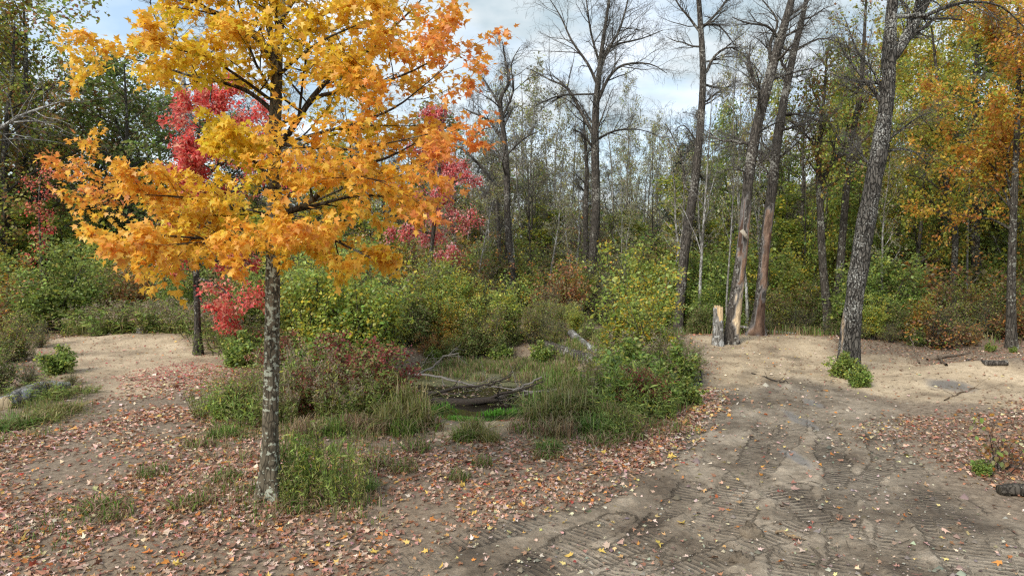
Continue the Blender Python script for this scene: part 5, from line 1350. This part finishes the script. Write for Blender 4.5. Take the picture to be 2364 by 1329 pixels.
def snag(name, label, px, py, Y, hpx, wpx, seed, bark, split, jag, wood=(0.62, 0.45, 0.26)):
    rng = np.random.default_rng(seed)
    b0 = at(px, py, Y); b0[2] = float(H0(b0[0], b0[1]))
    root = empty(name, tuple(b0), label, 'stump')
    h = hpx * Y / FPX; r = wpx * 0.5 * Y / FPX
    sides = 40
    a = np.arange(sides) / sides * 2 * np.pi
    # bark shell: cut away where the wood is split
    face = np.abs((a - split + np.pi) % (2 * np.pi) - np.pi)
    top_b = h * (np.where(face < 0.75, 0.62, np.where(face < 1.1, 0.75, 0.93)) + rng.normal(0, 0.02, sides))
    k = 12
    V = []
    for j in range(k + 1):
        t = j / k
        z = -0.15 + (top_b + 0.15) * t
        fl = 1 + 0.30 * np.exp(-np.maximum(z, 0) / 0.18)
        rr = r * fl * (1 + 0.05 * rng.normal(0, 1, sides))
        V.append(np.stack([np.cos(a) * rr, np.sin(a) * rr, z], 1))
    V = np.concatenate(V)
    i = np.arange(k)[:, None] * sides; q = np.arange(sides)[None]
    F = np.stack([i + q, i + (q + 1) % sides, i + sides + (q + 1) % sides, i + sides + q], -1).reshape(-1, 4)
    mb = MB(); mb.add(V, F); mb.build('bark', bark, root, True)
    tops = h * (1 - jag * np.abs(rng.normal(0, 0.5, sides)) - 0.04 * (np.cos(a - split) > 0))
    V = np.concatenate([np.stack([np.cos(a) * r * 0.9, np.sin(a) * r * 0.9, np.full(sides, -0.1)], 1), np.stack([np.cos(a) * r * 0.88, np.sin(a) * r * 0.88, tops], 1),
                        np.stack([np.cos(a) * r * 0.4, np.sin(a) * r * 0.4, tops - 0.5 * jag * h * rng.random(sides)], 1), [[0, 0, h * (0.96 - jag)]]])
    F4 = [(q_, (q_ + 1) % sides, sides + (q_ + 1) % sides, sides + q_) for q_ in range(sides)] + [(sides + q_, sides + (q_ + 1) % sides, 2 * sides + (q_ + 1) % sides, 2 * sides + q_) for q_ in range(sides)]
    mb = MB(); mb.add(V, F4, np.array([*wood, 1.0]))
    n0 = 3 * sides
    mb.loops.append(np.array([(2 * sides + q_, 2 * sides + (q_ + 1) % sides, n0) for q_ in range(sides)]).ravel()); mb.sizes.append(np.full(sides, 3))
    mb.build('splintered_wood', M_DEAD, root)
    return root
snag('broken_stump', 'short snapped trunk with pale split top beside the splintered dead tree', 1657, 797, float(gp(1657, 797)[1]), 94, 23, 3, M_PALE, -1.0, 0.06)
snag('rotten_stump', 'low rotten hollow stump at the edge of the track', 1597, 885, float(gp(1597, 885)[1]), 34, 40, 5, M_DEAD, -1.3, 0.35, (0.30, 0.22, 0.15))
snag('splintered_stump', 'tiny splintered pale stump on the sandy lip', 325, 782, 21.0, 20, 14, 7, M_GREYWOOD, -1.5, 0.5, (0.55, 0.45, 0.30))

# strip of bark still hanging on the splintered dead tree
for o in list(COL.objects):
    if o.get('label', '').startswith('leaning dead tree with pale'):
        t1 = o
sb = MB()
A_, B_ = at(1712, 531, 19.75), at(1727, 551, 19.7)
w_ = np.array([0.05, 0, 0.035]); th = np.array([0, 0.03, 0])
c0 = np.array(t1.location)
q = [A_ - w_, A_ + w_, B_ + w_ * 0.7, B_ - w_ * 0.7]
sb.add(np.array(q + [v + th for v in q]) - c0, [(0, 1, 2, 3), (7, 6, 5, 4), (0, 4, 5, 1), (1, 5, 6, 2), (2, 6, 7, 3), (3, 7, 4, 0)], np.array([0.42, 0.37, 0.29, 1.0]))
sb.build('bark_strip', M_DEAD, t1)

S_ST = [dict(n=7, t0=0.2, ang=0.7, len=0.45, taper=0.3, rr=0.5, seg=6, wig=0.14, flat=0.5), dict(n=5, t0=0.15, ang=0.75, len=0.5, taper=0.3, rr=0.5, seg=4, wig=0.2, flat=0.3)]
def fallen_branch(label, pts, seed, col, S=S_ST, group=None):
    rng = R_(seed)
    P = np.array([q[:3] for q in pts]); R = np.array([q[3] for q in pts])
    b0 = P[0].copy()
    root = empty('fallen_branch', tuple(b0), label, 'branch', group)
    t = np.linspace(0, len(P) - 1, 14)
    Q = np.stack([np.interp(t, np.arange(len(P)), P[:, k]) for k in range(3)], 1) - b0
    RR = np.interp(t, np.arange(len(P)), R)
    Q[1:-1] += np.random.default_rng(seed).normal(0, 0.015, Q[1:-1].shape)
    ll = lists(Q, RR)
    sub = {}
    L = float(np.linalg.norm(P[-1] - P[0]))
    if S: branch_out(rng, ll[0], ll[1], ll[2], L, 0, S, sub)
    mb = MB(); mb.tubes([(ll[0], ll[1])], 7, (*col, 1.0)); mb.build('main_stem', M_DEAD, root, True)
    tb = MB()
    for lv, ls in sub.items():
        tb.tubes([(a, b_) for a, b_, c in ls], 4, (*col, 1.0))
    if tb.n:
        tb.build('side_twig', M_DEAD, root, True)
wz = lambda px, py, r, dz=0.05: (*gp(px, py, WZ + dz), r)
BRNB = (0.17, 0.13, 0.095); GRYB = (0.21, 0.195, 0.18); DRKB = (0.055, 0.045, 0.038)
fallen_branch('bleached grey branch with forked twigs rising from the pond', [wz(950, 872, 0.03, 0.1), wz(1000, 845, 0.028, 0.25), wz(1020, 825, 0.022, 0.5), wz(1060, 815, 0.012, 0.7)], 3, GRYB)
fallen_branch('long grey branch lying across the weedy pond surface', [wz(945, 862, 0.03, 0.2), wz(1010, 868, 0.028, 0.2), wz(1080, 885, 0.02, 0.15), wz(1110, 893, 0.012, 0.1)], 5, GRYB)
fallen_branch('dark drowned branch reaching over the open water', [wz(985, 912, 0.035, 0.03), wz(1060, 893, 0.03, 0.12), wz(1130, 886, 0.025, 0.2), wz(1180, 868, 0.014, 0.4)], 7, DRKB)
fallen_branch('blackened limb floating in the dark open water', [wz(1000, 925, 0.09, 0.02), wz(1080, 930, 0.09, 0.04), wz(1150, 924, 0.07, 0.08), wz(1190, 905, 0.03, 0.16), wz(1290, 898, 0.015, 0.2)], 9, DRKB)
fallen_branch('twiggy grey brush heaped at the corner of the open water', [wz(1300, 900, 0.03, 0.3), wz(1230, 905, 0.022, 0.25), wz(1170, 895, 0.016, 0.2), wz(1120, 888, 0.01, 0.15)], 11, GRYB)
fallen_branch('broken branch sloping through the pond brush pile', [wz(1250, 870, 0.025, 0.5), wz(1200, 895, 0.02, 0.25), wz(1150, 918, 0.015, 0.05)], 13, GRYB)
fallen_branch('thin pale stick poking up out of the pond', [wz(960, 868, 0.018, 0.0), wz(990, 818, 0.008, 0.75)], 15, GRYB, S_ST[:1])
def gb_(px, py, r, dz=0.0): p = gp(px, py); return (p[0], p[1], float(H0(p[0], p[1])) + r + dz, r)
fallen_branch('bare stick leaning up from the root tangle', [gb_(2122, 840, 0.022), (*at(2100, 775, 17.8), 0.010)], 17, BRNB, [])
fallen_branch('curved bare branch arching out of the root tangle', [gb_(2185, 845, 0.03), (*at(2160, 820, 18.4), 0.03), (*at(2135, 797, 18.8), 0.015)], 19, BRNB, [])
fallen_branch('grey branch lying flat along the foot of the root tangle', [gb_(2140, 832, 0.03), gb_(2190, 826, 0.03), gb_(2240, 815, 0.02)], 21, BRNB, [])
fallen_branch('thin dark stick lying across the track', [gb_(1735, 862, 0.012), gb_(1800, 882, 0.012), gb_(1830, 885, 0.008)], 23, DRKB, S_ST[:1])
fallen_branch('short sandy-coloured stick pressed into the tread marks', [gb_(1790, 1230, 0.014), gb_(1850, 1246, 0.012)], 25, (0.30, 0.22, 0.14), S_ST[:1])
fallen_branch('bent twig lying on the sandy bank by the wet patch', [gb_(2180, 925, 0.012), gb_(2225, 905, 0.014), gb_(2250, 895, 0.01)], 27, (0.16, 0.11, 0.07), S_ST[:1])

# clods of churned mud
def clod(label, px, py, r, seed):
    p = gp(px, py); rg = np.random.default_rng(seed)
    n_, k = 18, 8
    V = [[0, 0, r * 0.75]]
    for j in range(1, k + 1):
        ph = j / k * math.pi * 0.5
        for q in range(n_):
            a = q / n_ * 2 * math.pi
            rr = r * (1 + 0.45 * float(fbm(math.cos(a) * 2 + seed, math.sin(a) * 2 + ph * 2, seed, 3)))
            V.append([rr * math.sin(ph) * math.cos(a) * 1.3, rr * math.sin(ph) * math.sin(a), rr * math.cos(ph) * 0.75 * (1 + 0.35 * rg.normal()) - (0.02 if j == k else 0)])
    mb = MB()
    mb.add(V, [(1 + (j * n_) + q, 1 + (j * n_) + (q + 1) % n_, 1 + ((j + 1) * n_) + (q + 1) % n_, 1 + ((j + 1) * n_) + q) for j in range(k - 1) for q in range(n_)], np.array([1.0, 0.25, 0.5, 0]))
    mb.loops.append(np.array([(0, 1 + (q + 1) % n_, 1 + q) for q in range(n_)]).ravel()); mb.sizes.append(np.full(n_, 3))
    o = mb.build('mud_clod', ground.data.materials[0], None, False, (p[0], p[1], float(H0(p[0], p[1])) - 0.01))
    tag(o, label, 'mud clod')
tg = shrub_proto('root_tangle', 231, 1.0, 'rust', 0.07, 0.8, stems=34, flare=0.9, nb=9, blen=0.5, spread=0.06, twig=(0.06, 0.042, 0.032), tw_n=4)
place(tg, 2175, 720, 19.0, 130, 'dark brown upturned root tangle at the foot of the yellow maples', None)['category'] = 'roots'
clod('flat pale mud clod with a stick beside it on the tread marks', 1735, 1228, 0.10, 3)
clod('rounded lumpy mud clod on the tread marks', 1712, 1290, 0.09, 5)
clod('small pale stone-like clod near the litter edge', 2207, 1218, 0.05, 7)

# ---------------------------------------------------------------- leaf litter
LIT = [gpoly(q) for q in (
    [(-300, 1040), (120, 960), (240, 930), (420, 940), (560, 950), (700, 960), (900, 960), (1000, 1000), (1180, 1010), (1400, 1030), (1570, 950), (1640, 930), (1600, 1000), (1480, 1085), (1290, 1150), (1080, 1215), (930, 1300), (700, 1420), (-400, 1500)],
    [(2000, 1000), (2130, 960), (2364, 930), (2700, 960), (2700, 1260), (2364, 1170), (2180, 1080), (2080, 1040)],
    [(450, 840), (620, 850), (560, 905), (300, 925), (230, 905), (330, 860)])]
rg = np.random.default_rng(44)
def litter_density(x, y):
    n1 = fbm(x * 0.8, y * 0.8, 33, 4)
    d = np.full(x.shape, 26.0)
    w = np.clip(y / 10, 0.6, 1.6)
    d += 620 * smooth(-0.35, 0.4, poly_sd(x, y, LIT[0]) + 0.7 * n1 * w) * np.clip(0.62 + 1.5 * fbm(x * 1.1, y * 1.1, 36, 4), 0.08, 1.4)
    d += 520 * smooth(-0.4, 0.5, poly_sd(x, y, LIT[1]) + 0.9 * n1 * w)
    d += 420 * smooth(-0.5, 0.6, poly_sd(x, y, LIT[2]) + 0.9 * n1 * w)
    d += 30 * np.exp(-((x + 2.5) / 3) ** 2 - ((y - 7) / 2.5) ** 2)
    road_, sand_ = zones(x, y)
    d += 110 * (1 - np.maximum(road_, sand_)) * smooth(13, 17, y)
    # a drift along the track's edge
    e = poly_sd(x, y, ROAD)
    d += 700 * np.exp(-((e + 0.15) / 0.38) ** 2) * (y > 9) * (y < 14) * (x < 5)
    return d
K = 700000
y = 5.4 + (25 - 5.4) * rg.random(K) ** 1.35
x = rg.uniform(-1, 1, K) * (0.80 * y + 0.6)
pdf = 1.35 ** -1 * ((y - 5.4 + 1e-3) / 19.6) ** (1 / 1.35 - 1) / 19.6 / (2 * (0.80 * y + 0.6))   # samples per m2 / K
want = litter_density(x, y) / (K * pdf)
keep = (rg.random(K) < want) & (pond_e(x, y) > 1.15)
x, y = x[keep], y[keep]
z = H0(x, y) + 0.004
rd, sd_ = zones(x, y)
K = len(x)
kind = rg.random(K)
PALL = [(4.0, (0.50, 0.33, 0.245)), (2.6, (0.60, 0.45, 0.36)), (4.5, (0.40, 0.215, 0.135)), (4.6, (0.24, 0.125, 0.075)), (1.3, (0.50, 0.20, 0.06)), (0.7, (0.60, 0.38, 0.12)), (0.7, (0.60, 0.50, 0.30)), (0.25, (0.36, 0.07, 0.05))]
cols = pick(rg, PALL, K)
redz = np.exp(-((x + 8.0) / 2.6) ** 2 - ((y - 16.5) / 2.6) ** 2) > rg.random(K) * 1.0
cols[redz] = pick(rg, [(3, (0.36, 0.09, 0.08)), (3, (0.46, 0.20, 0.17)), (1, (0.5, 0.07, 0.05)), (1, (0.52, 0.33, 0.27))], int(redz.sum()))
right = (x > 5.0) & ~redz
brn = right & (rg.random(K) < 0.55)
cols[brn] = pick(rg, [(3, (0.20, 0.11, 0.07)), (2, (0.30, 0.18, 0.11)), (1.2, (0.42, 0.29, 0.20))], int(brn.sum()))
onroad = (rd > 0.6) & (rg.random(K) < 0.45)
cols[onroad] = pick(rg, [(2, (0.62, 0.50, 0.20)), (3, (0.60, 0.48, 0.38)), (1, (0.55, 0.25, 0.06)), (2, (0.24, 0.14, 0.09))], int(onroad.sum()))
size = np.where(x < 4.2, 0.057, 0.048) * np.exp(rg.normal(0, 0.26, K)) * np.where(redz, 0.72, 1.0)
az = rg.uniform(0, 2 * np.pi, K)
tip = np.stack([np.cos(az), np.sin(az), rg.normal(0, 0.22, K)], 1)
nor = np.array([0, 0, 1.0]) + rg.normal(0, 0.38, (K, 3))
pos = np.stack([x, y, z + np.abs(rg.normal(0, 0.012, K))], 1)
pos -= tip * size[:, None] * 0.4
pos[:, 2] = np.maximum(pos[:, 2], z + 0.004)
d = np.hypot(x, y)
ppx, ppy = to_px(x, y, z)
score = np.where((ppx > 5) & (ppx < 2359) & (ppy < 1322), size / np.sqrt(d * d + 9), 0)
top = np.argsort(-score)[:300]
T_CURL = (T_STAR[0] * np.array([1, 1, 1.0]) + np.stack([np.zeros(11), np.zeros(11), 0.22 * np.abs(T_STAR[0][:, 0]) ** 1.5 + 0.10 * (T_STAR[0][:, 1] - 0.4) ** 2], 1), T_STAR[1])
mask = np.ones(K, bool); mask[top] = False
lb = MB()
nearm = mask & (y < 8.6); midm = mask & (y >= 8.6) & (y < 11.5); farm = mask & (y >= 11.5)
var_ = rg.integers(0, 4, K)
for v_ in range(4):
    tv = T_STAR[0].copy()
    xx_, yy_ = tv[:, 0], tv[:, 1]
    tv[:, 2] += (0.25 * np.abs(xx_), 0.9 * xx_ ** 2 + 0.5 * (yy_ - 0.35) ** 2, -0.7 * xx_ ** 2 + 0.25 * xx_, 0.8 * (yy_ - 0.3) ** 2 + 0.35 * xx_)[v_] + rg.normal(0, 0.05, len(tv))
    tv[:, 0] *= (0.8, 0.75, 0.95, 0.7)[v_]
    mk = nearm & (var_ == v_)
    lb.leaves(pos[mk], tip[mk], nor[mk], size[mk], cols[mk], (tv, T_STAR[1]))
    mk = midm & (var_ == v_)
    tv6 = np.array([(0, 0.0, 0), (0.36, 0.10, 0.12), (0.16, 0.45, 0), (0.0, 1.0, 0.1), (-0.16, 0.45, 0), (-0.36, 0.10, 0.12)]) + np.stack([np.zeros(6), np.zeros(6), rg.normal(0, 0.07, 6)], 1)
    lb.leaves(pos[mk], tip[mk], nor[mk], size[mk] * 1.05, cols[mk], (tv6, np.array([(0, 1, 2, 3), (0, 3, 4, 5)])))
lb.leaves(pos[farm], tip[farm], nor[farm], size[farm] * 1.1, cols[farm], T_DIA)
tag(lb.build('leaf_litter', M_LITTER), 'fallen leaves carpeting the ground around the trees', 'leaf litter', None, 'stuff')
NAMES = [('pale buff', (0.56, 0.42, 0.33)), ('tan pink', (0.46, 0.30, 0.24)), ('orange', (0.52, 0.20, 0.05)), ('yellow', (0.60, 0.42, 0.10)), ('dark brown', (0.22, 0.12, 0.08)), ('red', (0.40, 0.07, 0.05)), ('russet', (0.34, 0.18, 0.12))]
nc = np.array([q[1] for q in NAMES])
vm = {}
for k in top:
    j = int(np.argmin(((nc - cols[k]) ** 2).sum(1)))
    var = int(rg.integers(0, 3))
    if (j, var) not in vm:
        b_ = MB(); tv = T_CURL[0].copy(); tv[:, 2] += 0.05 * rg.normal(0, 1, len(tv)); b_.add(tv, T_CURL[1], np.array([*(nc[j] * (0.85 + 0.15 * var)), 1.0])); vm[(j, var)] = b_.data('fallen_leaf', M_LITTER)
    o = leaf_object('fallen_leaf', vm[(j, var)], pos[k], tip[k], nor[k], size[k])
    w_ = 'lying on the churned dirt track' if rd[k] > 0.5 else 'lying in the litter around the yellow maple'
    tag(o, NAMES[j][0] + ' fallen maple leaf ' + w_, 'leaf', NAMES[j][0] + ' leaves ' + w_)

# crumbs of soil and bits of twig strewn over the track
K = 9000
y = 5.6 + 9 * rg.random(K) ** 1.5; x = rg.uniform(-1, 1, K) * (0.78 * y + 0.4)
r_, s_ = zones(x, y)
k_ = rg.random(K) < np.maximum(r_, 0.35)
x, y = x[k_], y[k_]; K = len(x)
cr_ = MB()
sz = 0.010 * np.exp(rg.normal(0, 0.6, K))
oct_ = np.array([(1, 0, 0), (0, 1, 0), (-1, 0, 0), (0, -1, 0), (0, 0, 0.8)], float)
V = np.stack([x, y, H0(x, y) - 0.008], 1)[:, None] + sz[:, None, None] * oct_[None] * rg.uniform(0.6, 1.4, (K, 5, 1))
F = (np.array([(0, 1, 4), (1, 2, 4), (2, 3, 4), (3, 0, 4)])[None] + (np.arange(K) * 5)[:, None, None]).reshape(-1, 3)
cr_.add(V.reshape(-1, 3), F, np.repeat(pick(rg, [(3, (0.26, 0.21, 0.165)), (2, (0.15, 0.12, 0.09)), (1, (0.45, 0.40, 0.33))], K), 5, axis=0))
tw_ = []
for q in range(900):
    yy_ = 5.8 + 12 * rg.random() ** 1.3; xx_ = rg.uniform(-1, 1) * 0.78 * yy_
    a_ = rg.uniform(0, 6.28); L_ = rg.uniform(0.05, 0.22)
    p0 = np.array([xx_, yy_, float(H0(xx_, yy_)) + 0.01]); dd = np.array([math.cos(a_), math.sin(a_), rg.normal(0, 0.08)]) * L_
    tw_.append((np.array([p0, p0 + dd * 0.5 + rg.normal(0, 0.006, 3), p0 + dd]), np.array([0.004, 0.0035, 0.002])))
cr_.tubes(tw_, 3, (0.13, 0.10, 0.075))
tag(cr_.build('soil_crumbs', M_LITTER), 'soil crumbs and twig bits strewn over the track', 'debris', None, 'stuff')

# small floating leaves on the pond
K = 900
a = rg.uniform(0, 2 * np.pi, K); r = np.sqrt(rg.random(K))
fp = np.stack([-0.6 + 2.5 * r * np.cos(a), 17.4 + 3.0 * r * np.sin(a), np.full(K, WZ + 0.006)], 1)
fl = MB(); fl.leaves(fp, np.stack([np.cos(a * 7), np.sin(a * 7), 0 * a], 1), np.tile([0, 0, 1.0], (K, 1)) + rg.normal(0, 0.05, (K, 3)), 0.05 * np.exp(rg.normal(0, 0.3, K)), pick(rg, [(3, (0.45, 0.38, 0.2)), (2, (0.5, 0.33, 0.26)), (1, (0.4, 0.4, 0.12))], K), T_OVAL)
tag(fl.build('floating_leaves', M_LITTER), 'small leaves floating on the pond', 'leaf litter', None, 'stuff')

# ---------------------------------------------------------------- ground grass, one mass
gm = MB()
def grass_patch(poly, dens, h, pal, seed, lean=0.6, width=0.004):
    P = np.array(gpoly(poly)) if not isinstance(poly, np.ndarray) else poly
    rg = np.random.default_rng(seed)
    lo, hi = P.min(0) - 0.3, P.max(0) + 0.3
    K = int(dens * np.prod(hi - lo))
    x = rg.uniform(lo[0], hi[0], K); y = rg.uniform(lo[1], hi[1], K)
    w = smooth(-0.3, 0.3, poly_sd(x, y, P) + 0.6 * fbm(x * 1.4, y * 1.4, seed, 3)) * np.clip(0.35 + 1.8 * fbm(x * 2.2, y * 2.2, seed + 3, 3), 0, 1)
    k = rg.random(K) < w
    x, y = x[k], y[k]; K = len(x)
    grass_blades(gm, rg, np.stack([x, y, np.maximum(H0(x, y), np.where(pond_e(x, y) < 1.3, WZ, -9)) - 0.01], 1), h * rg.uniform(0.4, 1.2, K), pick(rg, pal, K), lean, width)
grass_patch([(480, 950), (900, 950), (960, 1010), (860, 1060), (640, 1080), (460, 1040)], 900, 0.16, GP_G + GP_D, 501)
grass_patch([(520, 1060), (850, 1080), (850, 1190), (700, 1220), (560, 1210), (480, 1150)], 700, 0.14, GP_G + GP_D, 502)
grass_patch([(-100, 900), (170, 900), (160, 990), (60, 1040), (-150, 1060)], 700, 0.18, GP_G + GP_Y, 503)
grass_patch([(1200, 960), (1420, 940), (1600, 930), (1560, 1000), (1400, 1040), (1240, 1020)], 900, 0.16, GP_G + GP_D, 504)
grass_patch([(100, 1180), (330, 1180), (420, 1230), (200, 1260), (50, 1240)], 260, 0.12, GP_G, 505)
grass_patch(np.array([[-2.2, 15.0], [-1.5, 14.2], [-0.7, 13.75], [0.2, 13.9], [0.25, 13.3], [-0.7, 13.0], [-1.6, 13.2], [-2.3, 14.0]]), 9000, 0.13, GP_B, 506, 0.5, 0.005)
grass_patch(np.array([[-4.4, 13.5], [-3.0, 12.4], [-2.5, 13.8], [-3.3, 16.5], [-4.6, 17]]), 1300, 0.35, GP_Y, 507, 0.6, 0.006)
grass_patch(np.array([[0.9, 12.2], [3.0, 12.0], [3.7, 15], [3.2, 18.5], [1.9, 18.0], [1.1, 14.6]]), 1000, 0.32, GP_Y + GP_G, 508, 0.55, 0.006)
grass_patch(np.array([[-2.6, 17.6], [1.6, 16.6], [2.0, 19.8], [-2.2, 20.4]]), 1100, 0.24, GP_G + GP_D, 509, 0.6, 0.006)
grass_patch(np.array([[0.8, 18.6], [2.6, 17.6], [4.2, 18.5], [4.4, 22.5], [1.0, 22.5]]), 900, 0.3, GP_G + GP_Y, 512, 0.6, 0.007)
grass_patch(np.array([[-14, 21.5], [-6, 20.5], [-5.5, 24], [-14, 25]]), 500, 0.5, GP_G + GP_Y, 510, 0.5, 0.008)
grass_patch(np.array([[5.5, 22.6], [20, 18.2], [22, 24], [5.5, 26]]), 220, 0.35, GP_D + GP_G, 511, 0.6, 0.008)
tag(gm.build('grass', M_GRASS), 'patchy short grass growing through the litter and pond banks', 'grass', None, 'stuff')
